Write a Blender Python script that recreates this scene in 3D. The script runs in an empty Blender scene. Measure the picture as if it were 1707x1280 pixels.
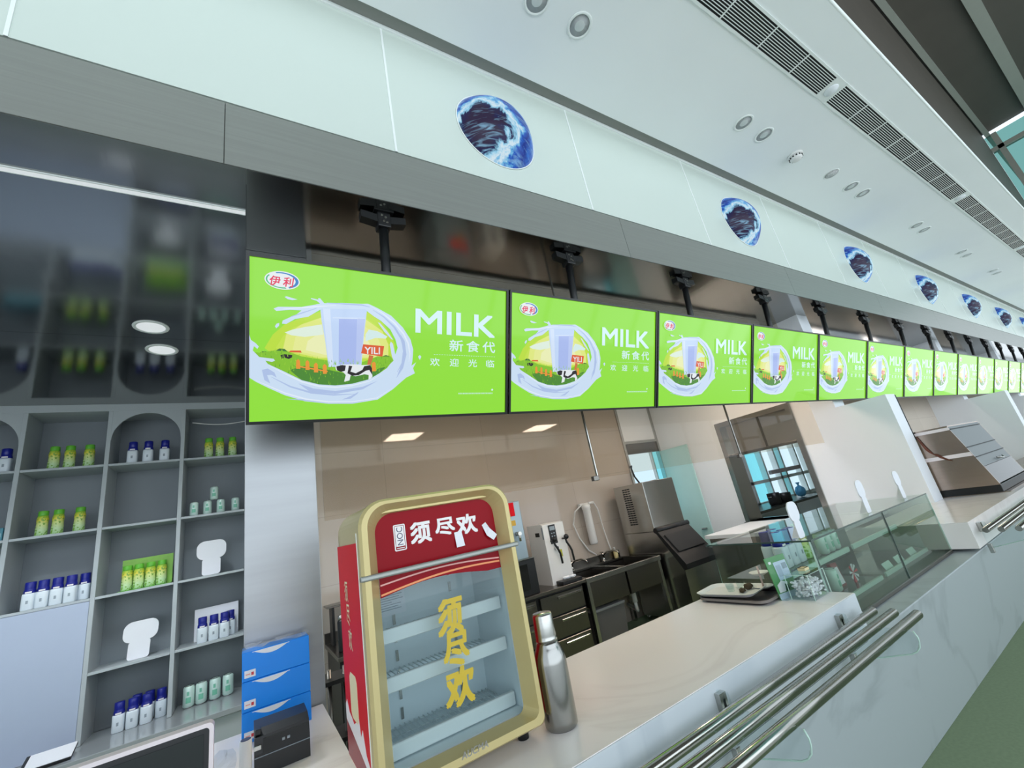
import bpy, bmesh, math, random
from mathutils import Vector, Matrix

random.seed(7)
S = bpy.context.scene
COL = S.collection
H = 1.5          # camera height above the floor; builder coordinates are measured from eye level

# ------------------------------------------------------------------ camera
cam_d = bpy.data.cameras.new('camera')
cam_d.sensor_width = 36.0
cam_d.lens = 703.34 / 1707 * 36.0
cam_d.clip_start = 0.02
cam_d.clip_end = 200
cam = bpy.data.objects.new('camera', cam_d)
COL.objects.link(cam)
RX = ((0.84802985, 0.00226041, 0.52994364),
      (-0.49838758, 0.34334345, 0.79606852),
      (-0.18015324, -0.9392072, 0.29229206))
M = Matrix(((RX[0][0], -RX[0][1], -RX[0][2], 0),
            (RX[1][0], -RX[1][1], -RX[1][2], 0),
            (RX[2][0], -RX[2][1], -RX[2][2], H),
            (0, 0, 0, 1)))
cam.matrix_world = M
S.camera = cam

# ------------------------------------------------------------------ view and daylight
S.view_settings.view_transform = 'Standard'
S.view_settings.look = 'None'
S.view_settings.gamma = 1.0
S.view_settings.use_curve_mapping = False
S.view_settings.exposure = 0.0
S.cycles.transparent_max_bounces = 40
S.cycles.max_bounces = 14

world = bpy.data.worlds.new('daylight')
S.world = world
world.use_nodes = True
wn = world.node_tree
wn.nodes.clear()
w_out = wn.nodes.new('ShaderNodeOutputWorld')
w_bg = wn.nodes.new('ShaderNodeBackground')
w_tc = wn.nodes.new('ShaderNodeTexCoord')
w_sep = wn.nodes.new('ShaderNodeSeparateXYZ')
w_ramp = wn.nodes.new('ShaderNodeValToRGB')
wn.links.new(w_tc.outputs['Generated'], w_sep.inputs[0])
wn.links.new(w_sep.outputs['Z'], w_ramp.inputs[0])
e = w_ramp.color_ramp.elements
e[0].position = 0.0
e[0].color = (1.05, 1.14, 1.19, 1)
e[1].position = 0.5
e[1].color = (0.85, 0.96, 1.05, 1)
w_map = wn.nodes.new('ShaderNodeMapRange')
w_map.inputs[1].default_value = -0.3
w_map.inputs[2].default_value = 0.5
wn.links.new(w_sep.outputs['Z'], w_map.inputs[0])
wn.links.new(w_map.outputs[0], w_ramp.inputs[0])
wn.links.new(w_ramp.outputs[0], w_bg.inputs[0])
w_bg.inputs[1].default_value = 1.3
wn.links.new(w_bg.outputs[0], w_out.inputs[0])


def area(name, loc, size, power, color, rot=(0, 0, 0)):
    d = bpy.data.lights.new(name, 'AREA')
    d.shape = 'RECTANGLE'
    d.size, d.size_y = size
    d.energy = power
    d.color = color
    o = bpy.data.objects.new(name, d)
    o.location = (loc[0], loc[1], loc[2] + H)
    o.rotation_euler = rot
    COL.objects.link(o)
    return o


# daylight entering through the glazed front of the hall, behind the camera
area('facade_daylight', (6, -6.8, 1.6), (26, 6.2), 600, (0.87, 0.97, 1.06), (math.radians(90), 0, 0))

# ------------------------------------------------------------------ materials
MATS = {}


def lin(c):
    c = c / 255.0
    return c / 12.92 if c <= 0.04045 else ((c + 0.055) / 1.055) ** 2.4


def rgb(t):
    return (lin(t[0]), lin(t[1]), lin(t[2]), 1.0)


def mat(name, col, rough=0.5, metal=0.0, emit=0.0, coat=0.0, vary=0.0, scale=8.0, spec=0.5, bump=0.0, brushed=None):
    if name in MATS:
        return MATS[name]
    m = bpy.data.materials.new(name)
    m.use_nodes = True
    nt = m.node_tree
    b = nt.nodes['Principled BSDF']
    b.inputs['Base Color'].default_value = rgb(col)
    b.inputs['Roughness'].default_value = rough
    b.inputs['Metallic'].default_value = metal
    b.inputs['Specular IOR Level'].default_value = spec
    b.inputs['Coat Weight'].default_value = coat
    b.inputs['Coat Roughness'].default_value = 0.03
    if emit:
        b.inputs['Emission Color'].default_value = rgb(col)
        b.inputs['Emission Strength'].default_value = emit
    if vary or bump or brushed:
        tc = nt.nodes.new('ShaderNodeTexCoord')
        mp = nt.nodes.new('ShaderNodeMapping')
        nz = nt.nodes.new('ShaderNodeTexNoise')
        nt.links.new(tc.outputs['Object'], mp.inputs[0])
        nt.links.new(mp.outputs[0], nz.inputs['Vector'])
        nz.inputs['Scale'].default_value = scale
        nz.inputs['Detail'].default_value = 4
        if brushed:
            mp.inputs['Scale'].default_value = brushed
        if vary:
            mx = nt.nodes.new('ShaderNodeMixRGB')
            mx.blend_type = 'MULTIPLY'
            mx.inputs[0].default_value = 1.0
            mx.inputs[1].default_value = rgb(col)
            rp = nt.nodes.new('ShaderNodeMapRange')
            rp.inputs[3].default_value = 1 - vary
            rp.inputs[4].default_value = 1 + vary
            nt.links.new(nz.outputs['Fac'], rp.inputs[0])
            nt.links.new(rp.outputs[0], mx.inputs[2])
            nt.links.new(mx.outputs[0], b.inputs['Base Color'])
        if bump:
            bp = nt.nodes.new('ShaderNodeBump')
            bp.inputs['Strength'].default_value = bump
            bp.inputs['Distance'].default_value = 0.02
            nt.links.new(nz.outputs['Fac'], bp.inputs['Height'])
            nt.links.new(bp.outputs[0], b.inputs['Normal'])
    MATS[name] = m
    return m


def glass(name, tint, rough=0.0, refl=1.0, ior=1.45):
    """thin sheet glass: tinted see-through plus a Fresnel mirror"""
    if name in MATS:
        return MATS[name]
    m = bpy.data.materials.new(name)
    m.use_nodes = True
    nt = m.node_tree
    nt.nodes.clear()
    out = nt.nodes.new('ShaderNodeOutputMaterial')
    tr = nt.nodes.new('ShaderNodeBsdfTransparent')
    tr.inputs[0].default_value = rgb(tint)
    gl = nt.nodes.new('ShaderNodeBsdfGlossy')
    gl.inputs['Roughness'].default_value = rough
    gl.inputs[0].default_value = (refl, refl, refl, 1)
    fr = nt.nodes.new('ShaderNodeFresnel')
    fr.inputs[0].default_value = ior
    mx = nt.nodes.new('ShaderNodeMixShader')
    ge = nt.nodes.new('ShaderNodeNewGeometry')
    iv = nt.nodes.new('ShaderNodeMath')
    iv.operation = 'SUBTRACT'
    iv.inputs[0].default_value = 1.0
    nt.links.new(ge.outputs['Backfacing'], iv.inputs[1])
    ml = nt.nodes.new('ShaderNodeMath')
    ml.operation = 'MULTIPLY'
    nt.links.new(fr.outputs[0], ml.inputs[0])
    nt.links.new(iv.outputs[0], ml.inputs[1])
    nt.links.new(ml.outputs[0], mx.inputs[0])
    nt.links.new(tr.outputs[0], mx.inputs[1])
    nt.links.new(gl.outputs[0], mx.inputs[2])
    nt.links.new(mx.outputs[0], out.inputs[0])
    MATS[name] = m
    return m


def marble(name, base, vein, scale=1.2, rough=0.16):
    m = bpy.data.materials.new(name)
    m.use_nodes = True
    nt = m.node_tree
    b = nt.nodes['Principled BSDF']
    b.inputs['Roughness'].default_value = rough
    tc = nt.nodes.new('ShaderNodeTexCoord')
    n1 = nt.nodes.new('ShaderNodeTexNoise')
    n1.inputs['Scale'].default_value = scale
    n1.inputs['Detail'].default_value = 6
    n1.inputs['Distortion'].default_value = 1.4
    nt.links.new(tc.outputs['Object'], n1.inputs['Vector'])
    r = nt.nodes.new('ShaderNodeValToRGB')
    el = r.color_ramp.elements
    el[0].position = 0.455
    el[0].color = rgb(base)
    el[1].position = 0.53
    el[1].color = rgb(base)
    v = r.color_ramp.elements.new(0.49)
    v.color = rgb(vein)
    nt.links.new(n1.outputs['Fac'], r.inputs[0])
    n2 = nt.nodes.new('ShaderNodeTexNoise')
    n2.inputs['Scale'].default_value = 2.5
    nt.links.new(tc.outputs['Object'], n2.inputs['Vector'])
    mx = nt.nodes.new('ShaderNodeMixRGB')
    nt.links.new(n2.outputs['Fac'], mx.inputs[0])
    nt.links.new(r.outputs[0], mx.inputs[1])
    mx.inputs[2].default_value = rgb(base)
    nt.links.new(mx.outputs[0], b.inputs['Base Color'])
    MATS[name] = m
    return m


def tiles(name, c1, c2, joint, w, h, rough):
    m = bpy.data.materials.new(name)
    m.use_nodes = True
    nt = m.node_tree
    b = nt.nodes['Principled BSDF']
    b.inputs['Roughness'].default_value = rough
    tc = nt.nodes.new('ShaderNodeTexCoord')
    sp = nt.nodes.new('ShaderNodeSeparateXYZ')
    cb = nt.nodes.new('ShaderNodeCombineXYZ')
    br = nt.nodes.new('ShaderNodeTexBrick')
    nt.links.new(tc.outputs['Object'], sp.inputs[0])
    nt.links.new(sp.outputs['X'], cb.inputs['X'])
    nt.links.new(sp.outputs['Z'], cb.inputs['Y'])
    nt.links.new(cb.outputs[0], br.inputs['Vector'])
    br.offset = 0.0
    br.inputs['Color1'].default_value = rgb(c1)
    br.inputs['Color2'].default_value = rgb(c2)
    br.inputs['Mortar'].default_value = rgb(joint)
    br.inputs['Scale'].default_value = 1.0
    br.inputs['Mortar Size'].default_value = 0.003
    br.inputs['Brick Width'].default_value = w
    br.inputs['Row Height'].default_value = h
    nt.links.new(br.outputs['Color'], b.inputs['Base Color'])
    MATS[name] = m
    return m


def earth_mat(name):
    """backlit print: dark land low on the left ringed by cloud, streaked blue ocean around it"""
    m = bpy.data.materials.new(name)
    m.use_nodes = True
    nt = m.node_tree
    b = nt.nodes['Principled BSDF']

    def node(t, **kw):
        n = nt.nodes.new(t)
        for k, v in kw.items():
            setattr(n, k, v)
        return n
    tc = node('ShaderNodeTexCoord')
    sub = node('ShaderNodeVectorMath', operation='DISTANCE')
    sub.inputs[1].default_value = (-0.13, -0.06, -0.09)
    nt.links.new(tc.outputs['Object'], sub.inputs[0])
    n2 = node('ShaderNodeTexNoise')
    n2.inputs['Scale'].default_value = 7
    n2.inputs['Detail'].default_value = 9
    n2.inputs['Roughness'].default_value = 0.65
    n2.inputs['Distortion'].default_value = 0.6
    nt.links.new(tc.outputs['Object'], n2.inputs['Vector'])
    ad = node('ShaderNodeMath', operation='MULTIPLY_ADD')
    ad.inputs[1].default_value = 0.34
    nt.links.new(n2.outputs['Fac'], ad.inputs[0])
    nt.links.new(sub.outputs['Value'], ad.inputs[2])
    r = node('ShaderNodeValToRGB')
    el = r.color_ramp.elements
    el[0].position = 0.0
    el[0].color = rgb((60, 42, 66))
    el[1].position = 0.62
    el[1].color = rgb((40, 110, 205))
    for p, c in ((0.27, (40, 26, 58)), (0.305, (22, 26, 80)), (0.325, (150, 214, 245)), (0.355, (226, 244, 252)), (0.385, (110, 190, 236)),
                 (0.41, (34, 92, 196)), (0.46, (16, 40, 140)), (0.51, (40, 108, 206)), (0.55, (18, 52, 158))):
        k = r.color_ramp.elements.new(p)
        k.color = rgb(c)
    nt.links.new(ad.outputs[0], r.inputs[0])
    # thin cloud streaks following the rim
    mp = node('ShaderNodeMapping')
    mp.inputs['Rotation'].default_value = (0.0, math.radians(-52), 0.0)
    mp.inputs['Scale'].default_value = (3.0, 3.0, 16.0)
    nt.links.new(tc.outputs['Object'], mp.inputs[0])
    n1 = node('ShaderNodeTexNoise')
    n1.inputs['Scale'].default_value = 2.2
    n1.inputs['Detail'].default_value = 8
    n1.inputs['Distortion'].default_value = 1.0
    nt.links.new(mp.outputs[0], n1.inputs['Vector'])
    st = node('ShaderNodeMapRange')
    st.inputs[1].default_value = 0.52
    st.inputs[2].default_value = 0.70
    nt.links.new(n1.outputs['Fac'], st.inputs[0])
    mx = node('ShaderNodeMixRGB')
    st.inputs[4].default_value = 0.7
    nt.links.new(st.outputs[0], mx.inputs[0])
    nt.links.new(r.outputs[0], mx.inputs[1])
    mx.inputs[2].default_value = rgb((150, 208, 244))
    b.inputs['Base Color'].default_value = (0.01, 0.01, 0.015, 1)
    nt.links.new(mx.outputs[0], b.inputs['Emission Color'])
    b.inputs['Emission Strength'].default_value = 0.85
    b.inputs['Roughness'].default_value = 0.25
    b.inputs['Specular IOR Level'].default_value = 0.15
    MATS[name] = m
    return m


def lit(name, col, k=1.0):
    """a colour shown by a lit screen behind glass"""
    if name in MATS:
        return MATS[name]
    m = bpy.data.materials.new(name)
    m.use_nodes = True
    b = m.node_tree.nodes['Principled BSDF']
    b.inputs['Base Color'].default_value = (0.004, 0.004, 0.004, 1)
    b.inputs['Roughness'].default_value = 0.06
    b.inputs['Specular IOR Level'].default_value = 0.34
    b.inputs['Emission Color'].default_value = rgb(col)
    b.inputs['Emission Strength'].default_value = k
    MATS[name] = m
    return m


white_paint = mat('white_paint', (236, 241, 246), 0.55, vary=0.02, scale=3)
ceiling_paint = mat('ceiling_paint', (243, 248, 249), 0.6, vary=0.02, scale=2)
milk_glass = mat('milk_white_glass', (208, 219, 211), 0.3, coat=0.2, vary=0.015, scale=1.5)
white_trim = mat('white_trim', (238, 244, 242), 0.4, vary=0.02)
grey_metal = mat('grey_brushed_metal', (158, 161, 156), 0.42, 0.75, vary=0.10, scale=3, brushed=(0.6, 6, 30))
recess_grey = mat('recess_grey', (138, 141, 136), 0.6, vary=0.03)
dark_gap = mat('dark_gap', (36, 40, 42), 0.6, vary=0.05)
mirror_metal = mat('mirror_ceiling_metal', (150, 152, 151), 0.12, 1.0, vary=0.06, scale=3.0, bump=0.05, brushed=(1.6, 0.25, 1))
steel = mat('stainless_steel', (186, 186, 182), 0.24, 1.0, vary=0.08, scale=6, brushed=(1, 1, 30))
steel_dark = mat('dark_stainless', (122, 118, 112), 0.3, 1.0, vary=0.10, scale=6, brushed=(30, 1, 1))
steel_warm = mat('warm_stainless', (176, 158, 146), 0.26, 1.0, vary=0.10, scale=5, brushed=(1, 1, 20))
chrome = mat('polished_steel_tube', (176, 174, 168), 0.14, 1.0, vary=0.04, scale=10)
column_steel = mat('column_stainless', (158, 160, 162), 0.40, 1.0, vary=0.08, scale=2, brushed=(1, 1, 14))
black_metal = mat('black_powder_metal', (14, 16, 18), 0.4, vary=0.1)
black_plastic = mat('black_plastic', (20, 22, 25), 0.42, vary=0.12)
soft_black = mat('soft_black', (34, 36, 38), 0.6, vary=0.1)
counter_marble = marble('counter_marble', (244, 238, 236), (230, 222, 220))
base_marble = marble('base_marble', (176, 184, 188), (152, 160, 164), 0.9, 0.35)
bounce_floor = mat('pale_bounce_floor', (230, 230, 226), 0.45, vary=0.04, scale=3)
green_floor = mat('green_floor', (132, 150, 116), 0.8, vary=0.16, scale=60, bump=0.05)
kitchen_tile = tiles('kitchen_tile', (180, 170, 159), (177, 167, 156), (162, 153, 143), 1.2, 0.6, 0.035)
shelf_grey = mat('shelf_grey_laminate', (176, 184, 188), 0.45, vary=0.02)
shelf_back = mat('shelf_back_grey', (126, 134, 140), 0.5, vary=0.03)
panel_blue_grey = mat('cabinet_door_blue_white', (172, 184, 206), 0.35, vary=0.02)
counter_grey = mat('back_counter_grey', (158, 164, 168), 0.12, coat=0.3, vary=0.03)
upper_dark = mat('upper_hall_dark', (72, 66, 58), 0.55, vary=0.15, scale=2)
upper_beam = mat('upper_hall_beam', (142, 146, 136), 0.5, vary=0.04)
warm_light = lit('warm_light_panel', (255, 236, 220), 34.0)
room_fill = lit('room_fill_panel', (236, 243, 255), 15.0)
cool_led = lit('cool_led', (226, 234, 236), 0.85)
window_sky = lit('window_sky_glow', (205, 232, 245), 1.1)
window_cyan = lit('window_cyan_glow', (128, 222, 240), 1.0)
clear_glass = glass('clear_sheet_glass', (245, 250, 248))
case_glass = glass('green_tinted_glass', (226, 233, 228), 0.0, 1.0, 1.42)
curtain_glass = glass('smoke_curtain_glass', (244, 240, 234), 0.0, 1.0, 1.2)
mint_glass = mat('mint_frosted_glass', (184, 224, 220), 0.18, coat=0.4, vary=0.03)
acrylic_mint = mat('mint_acrylic_edge', (198, 226, 214), 0.2, vary=0.03)
acrylic_clear = glass('clear_acrylic', (246, 250, 250))
paper_white = mat('paper_white', (236, 238, 244), 0.6, vary=0.02)
gold_paint = mat('pale_gold_paint', (200, 184, 130), 0.38, 0.3, vary=0.03)
gold_text = mat('gold_lettering', (206, 178, 48), 0.4, vary=0.05)
red_paint = mat('red_glossy', (214, 14, 32), 0.5, vary=0.03, spec=0.15)
red_deep = mat('deep_red_glossy', (146, 8, 24), 0.25, vary=0.03, spec=0.12)
cooler_liner = mat('cooler_liner_pale', (226, 234, 238), 0.4, vary=0.03)
cooler_glass = glass('cooler_door_glass', (240, 246, 247), 0.0, 1.0, 1.4)
white_plastic = mat('white_plastic', (228, 228, 226), 0.35, vary=0.02)
tissue_blue = mat('tissue_box_blue', (14, 140, 244), 0.4, vary=0.04)
cap_blue = mat('cap_navy_blue', (26, 36, 140), 0.3, vary=0.08)
bottle_white = mat('bottle_milk_white', (222, 232, 240), 0.3, vary=0.03)
cap_green = mat('cap_leaf_green', (104, 190, 58), 0.35, vary=0.05)
can_mint = mat('can_mint', (208, 234, 226), 0.3, 0.2, vary=0.04)
can_green = mat('can_print_green', (120, 194, 166), 0.4, vary=0.04)
can_metal = mat('can_aluminium', (205, 208, 208), 0.25, 1.0, vary=0.03)
print_grey = mat('print_grey', (150, 162, 172), 0.5, vary=0.05)
print_red = mat('print_red', (214, 60, 66), 0.5, vary=0.05)
print_black = mat('print_black', (24, 24, 26), 0.5, vary=0.05)
letter_white = mat('letter_white', (240, 236, 236), 0.4, vary=0.02)


def bottle_label():
    m = bpy.data.materials.new('green_yellow_label')
    m.use_nodes = True
    nt = m.node_tree
    b = nt.nodes['Principled BSDF']
    b.inputs['Roughness'].default_value = 0.4
    tc = nt.nodes.new('ShaderNodeTexCoord')
    sp = nt.nodes.new('ShaderNodeSeparateXYZ')
    nt.links.new(tc.outputs['Generated'], sp.inputs[0])
    r = nt.nodes.new('ShaderNodeValToRGB')
    el = r.color_ramp.elements
    el[0].position = 0.0
    el[0].color = rgb((170, 214, 150))
    el[1].position = 1.0
    el[1].color = rgb((150, 200, 60))
    for p, c in ((0.25, (196, 226, 176)), (0.6, (214, 226, 140)), (0.8, (226, 214, 70))):
        k = r.color_ramp.elements.new(p)
        k.color = rgb(c)
    nt.links.new(sp.outputs['Z'], r.inputs[0])
    n = nt.nodes.new('ShaderNodeTexNoise')
    n.inputs['Scale'].default_value = 55
    nt.links.new(tc.outputs['Object'], n.inputs['Vector'])
    st = nt.nodes.new('ShaderNodeMapRange')
    st.inputs[1].default_value = 0.56
    st.inputs[2].default_value = 0.6
    nt.links.new(n.outputs['Fac'], st.inputs[0])
    mx = nt.nodes.new('ShaderNodeMixRGB')
    nt.links.new(st.outputs[0], mx.inputs[0])
    nt.links.new(r.outputs[0], mx.inputs[1])
    mx.inputs[2].default_value = rgb((128, 178, 70))
    nt.links.new(mx.outputs[0], b.inputs['Base Color'])
    return m


green_label = bottle_label()


# ------------------------------------------------------------------ mesh helpers
class MB:
    """collects shapes (eye-level coordinates) and links them as ONE mesh object"""

    def __init__(self):
        self.bm = bmesh.new()
        self.mats = []

    def mi(self, m):
        if m not in self.mats:
            self.mats.append(m)
        return self.mats.index(m)

    def _merge(self, t, m, smooth=False):
        i = self.mi(m)
        mp = {}
        for v in t.verts:
            mp[v] = self.bm.verts.new(v.co)
        for f in t.faces:
            try:
                nf = self.bm.faces.new([mp[v] for v in f.verts])
            except ValueError:
                continue
            nf.material_index = i
            nf.smooth = f.smooth if smooth is None else smooth
        t.free()

    def box(self, x0, x1, y0, y1, z0, z1, m, bevel=0.0, seg=2):
        t = bmesh.new()
        bmesh.ops.create_cube(t, size=1)
        for v in t.verts:
            v.co = Vector(((x0 + x1) / 2 + v.co.x * (x1 - x0), (y0 + y1) / 2 + v.co.y * (y1 - y0),
                           (z0 + z1) / 2 + v.co.z * (z1 - z0)))
        if bevel:
            bmesh.ops.bevel(t, geom=t.edges[:], offset=bevel, segments=seg, affect='EDGES', profile=0.5)
        self._merge(t, m, False)
        return self

    def tube(self, p0, p1, r, m, seg=16, r2=None, cap=True):
        p0, p1 = Vector(p0), Vector(p1)
        d = p1 - p0
        t = bmesh.new()
        bmesh.ops.create_cone(t, cap_ends=cap, segments=seg, radius1=r, radius2=r if r2 is None else r2, depth=d.length)
        q = d.to_track_quat('Z', 'Y').to_matrix().to_4x4()
        q.translation = (p0 + p1) / 2
        bmesh.ops.transform(t, matrix=q, verts=t.verts)
        for f in t.faces:
            f.smooth = len(f.verts) == 4
        self._merge(t, m, None)
        return self

    def path(self, pts, r, m, seg=8):
        pts = [Vector(p) for p in pts]
        rings = []
        t = bmesh.new()
        for i, p in enumerate(pts):
            a = pts[max(i - 1, 0)]
            b = pts[min(i + 1, len(pts) - 1)]
            d = (b - a).normalized()
            u = d.cross(Vector((0.31, 0.17, 0.93)))
            if u.length < 0.01:
                u = d.cross(Vector((1, 0, 0)))
            u.normalize()
            w = d.cross(u)
            rings.append([t.verts.new(p + r * (math.cos(k * 2 * math.pi / seg) * u + math.sin(k * 2 * math.pi / seg) * w))
                          for k in range(seg)])
        for a, b in zip(rings, rings[1:]):
            for k in range(seg):
                t.faces.new((a[k], a[(k + 1) % seg], b[(k + 1) % seg], b[k]))
        t.faces.new(rings[0][::-1])
        t.faces.new(rings[-1])
        self._merge(t, m, True)
        return self

    def lathe(self, c, prof, m, seg=24, axis='z', sq=0.0):
        """prof: (radius, height) pairs; sq > 0 squares the section a little"""
        t = bmesh.new()
        rings = []
        for r, h in prof:
            ring = []
            for k in range(seg):
                a = 2 * math.pi * k / seg
                ca, sa = math.cos(a), math.sin(a)
                rr = r
                if sq:
                    rr = r / ((abs(ca) ** (2 + 6 * sq) + abs(sa) ** (2 + 6 * sq)) ** (1 / (2 + 6 * sq)))
                x, y = rr * ca, rr * sa
                if axis == 'z':
                    p = (c[0] + x, c[1] + y, c[2] + h)
                else:
                    p = (c[0] + x, c[1] + h, c[2] + y)
                ring.append(t.verts.new(p))
            rings.append(ring)
        for a, b in zip(rings, rings[1:]):
            for k in range(seg):
                t.faces.new((a[k], a[(k + 1) % seg], b[(k + 1) % seg], b[k]))
        if prof[0][0] > 1e-5:
            t.faces.new(rings[0][::-1])
        if prof[-1][0] > 1e-5:
            t.faces.new(rings[-1])
        bmesh.ops.remove_doubles(t, verts=t.verts, dist=1e-6)
        bmesh.ops.recalc_face_normals(t, faces=t.faces)
        self._merge(t, m, True)
        return self

    def poly(self, pts, m):
        vs = [self.bm.verts.new(p) for p in pts]
        f = self.bm.faces.new(vs)
        f.material_index = self.mi(m)
        return self

    def prism(self, pts, off, m, smooth=False):
        """pts: planar outline in 3-D; off: extrusion vector"""
        t = bmesh.new()
        a = [t.verts.new(Vector(p)) for p in pts]
        b = [t.verts.new(Vector(p) + Vector(off)) for p in pts]
        t.faces.new(a)
        t.faces.new(b[::-1])
        n = len(a)
        for i in range(n):
            t.faces.new((a[i], b[i], b[(i + 1) % n], a[(i + 1) % n]))
        bmesh.ops.recalc_face_normals(t, faces=t.faces)
        self._merge(t, m, smooth)
        return self

    def ring(self, outer, inner, off, m):
        """frame between two outlines with the same number of points, extruded"""
        t = bmesh.new()
        n = len(outer)
        o = Vector(off)
        A = [t.verts.new(Vector(p)) for p in outer]
        B = [t.verts.new(Vector(p)) for p in inner]
        A2 = [t.verts.new(Vector(p) + o) for p in outer]
        B2 = [t.verts.new(Vector(p) + o) for p in inner]
        for i in range(n):
            j = (i + 1) % n
            t.faces.new((A[i], A[j], B[j], B[i]))
            t.faces.new((A2[j], A2[i], B2[i], B2[j]))
            t.faces.new((A[j], A[i], A2[i], A2[j]))
            t.faces.new((B[i], B[j], B2[j], B2[i]))
        bmesh.ops.recalc_face_normals(t, faces=t.faces)
        self._merge(t, m)
        return self

    def sphere(self, c, r, m, sc=(1, 1, 1), sub=2, rough=0.0):
        t = bmesh.new()
        bmesh.ops.create_icosphere(t, subdivisions=sub, radius=r)
        for v in t.verts:
            k = 1 + random.uniform(-rough, rough)
            v.co = Vector((c[0] + v.co.x * sc[0] * k, c[1] + v.co.y * sc[1] * k, c[2] + v.co.z * sc[2] * k))
        self._merge(t, m, rough == 0)
        return self

    def text(self, s, origin, ux, uy, w, h, m, bold=0.0, lift=0.0, shear=0.0, depth=0.0):
        """lettering fitted into a w x h box whose lower-left corner is origin, along ux / uy"""
        vs, fs = glyphs(s, 0.0, shear)
        ux, uy = Vector(ux), Vector(uy)
        n = ux.cross(uy)
        i = self.mi(m)
        d = bold * h
        for ox, oy in ([(0, 0)] if not bold else [(-d, -d), (-d, d), (d, -d), (d, d), (0, 0)]):
            lift += 0.00006
            nv = [self.bm.verts.new(Vector(origin) + ux * (x * w + ox) + uy * (y * h + oy) + n * lift) for x, y in vs]
            for f in fs:
                try:
                    nf = self.bm.faces.new([nv[k] for k in f])
                    nf.material_index = i
                except ValueError:
                    pass
        return self

    def build(self, name, parent=None, origin=None):
        me = bpy.data.meshes.new(name)
        if parent is not None:
            base = Vector(parent['_w'])
        elif origin is not None:
            base = Vector(origin) + Vector((0, 0, H))
        else:
            base = Vector((0, 0, 0))
        for v in self.bm.verts:
            v.co = v.co + Vector((0, 0, H)) - base
        self.bm.normal_update()
        self.bm.to_mesh(me)
        self.bm.free()
        for m in self.mats:
            me.materials.append(m)
        o = bpy.data.objects.new(name, me)
        COL.objects.link(o)
        if parent is not None:
            o.parent = parent
        else:
            o.location = base
        o['_w'] = list(base)
        return o


GL = {}


def glyphs(s, bold, shear):
    key = (s, bold, shear)
    if key in GL:
        return GL[key]
    cu = bpy.data.curves.new('lettering', 'FONT')
    cu.body = s
    cu.size = 1.0
    cu.offset = bold
    cu.shear = shear
    cu.resolution_u = 4
    o = bpy.data.objects.new('lettering', cu)
    COL.objects.link(o)
    dg = bpy.context.evaluated_depsgraph_get()
    dg.update()
    me = bpy.data.meshes.new_from_object(o.evaluated_get(dg))
    xs = [v.co.x for v in me.vertices] or [0, 1]
    ys = [v.co.y for v in me.vertices] or [0, 1]
    x0, x1, y0, y1 = min(xs), max(xs), min(ys), max(ys)
    vs = [((v.co.x - x0) / max(x1 - x0, 1e-6), (v.co.y - y0) / max(y1 - y0, 1e-6)) for v in me.vertices]
    fs = [tuple(p.vertices) for p in me.polygons]
    bpy.data.objects.remove(o)
    bpy.data.curves.remove(cu)
    bpy.data.meshes.remove(me)
    GL[key] = (vs, fs)
    return GL[key]


def tag(o, label=None, cat=None, group=None, kind=None):
    if label:
        o['label'] = label
    if cat:
        o['category'] = cat
    if group:
        o['group'] = group
    if kind:
        o['kind'] = kind
    return o


def thing(name, loc, label, cat, group=None):
    o = bpy.data.objects.new(name, None)
    o.empty_display_size = 0.05
    COL.objects.link(o)
    o.location = (loc[0], loc[1], loc[2] + H)
    o['_w'] = [loc[0], loc[1], loc[2] + H]
    return tag(o, label, cat, group)


def struct(o):
    o['kind'] = 'structure'
    return o


def copy_thing(o, loc, label=None, group=None):
    """a copy of a thing with copies of its parts and sub-parts, moved to loc"""
    def dup(src, par):
        c = src.copy()
        COL.objects.link(c)
        c.parent = par
        for ch in src.children:
            dup(ch, c)
        return c
    c = dup(o, None)
    c.location = (loc[0], loc[1], loc[2] + H)
    c['_w'] = [loc[0], loc[1], loc[2] + H]
    if label:
        c['label'] = label
    if group:
        c['group'] = group
    return c


def rrect(x0, x1, z0, z1, r, y, seg=6, rb=None):
    """rounded rectangle in the x-z plane at depth y; rb: radius of the bottom corners"""
    rb = r if rb is None else rb
    pts = []
    for cx, cz, a0, rr in ((x1, z1, 0, r), (x0, z1, 90, r), (x0, z0, 180, rb), (x1, z0, 270, rb)):
        sx = -1 if cx == x1 else 1
        sz = -1 if cz == z1 else 1
        for k in range(seg + 1):
            a = math.radians(a0 + 90 * k / seg)
            pts.append((cx + sx * rr + rr * math.cos(a), y, cz + sz * rr + rr * math.sin(a)))
    return pts


ORD = ['first', 'second', 'third', 'fourth', 'fifth', 'sixth', 'seventh', 'eighth', 'ninth', 'tenth', 'eleventh',
       'twelfth', 'thirteenth', 'fourteenth', 'fifteenth']

# ================================================================== the setting
FL = -1.5                      # floor, measured from eye level
CT = 1.615                     # mirror ceiling above the counter
CEIL = 2.96                    # white hall ceiling

struct(MB().box(-7, 27, 0.2, 6.2, FL - 0.1, FL, green_floor).build('floor'))
struct(MB().box(-7, 27, -8, 0.2, FL - 0.1, FL, bounce_floor).build('floor'))  # unseen floor behind the camera, made pale to bounce light onto the ceiling
c = MB().box(-7, 27, 0.32, 1.625, CEIL, CEIL + 0.12, ceiling_paint)
c.tube((-7, 0.32, CEIL + 0.012), (27, 0.32, CEIL + 0.012), 0.014, white_trim, 8)
struct(c.build('ceiling'))

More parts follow.
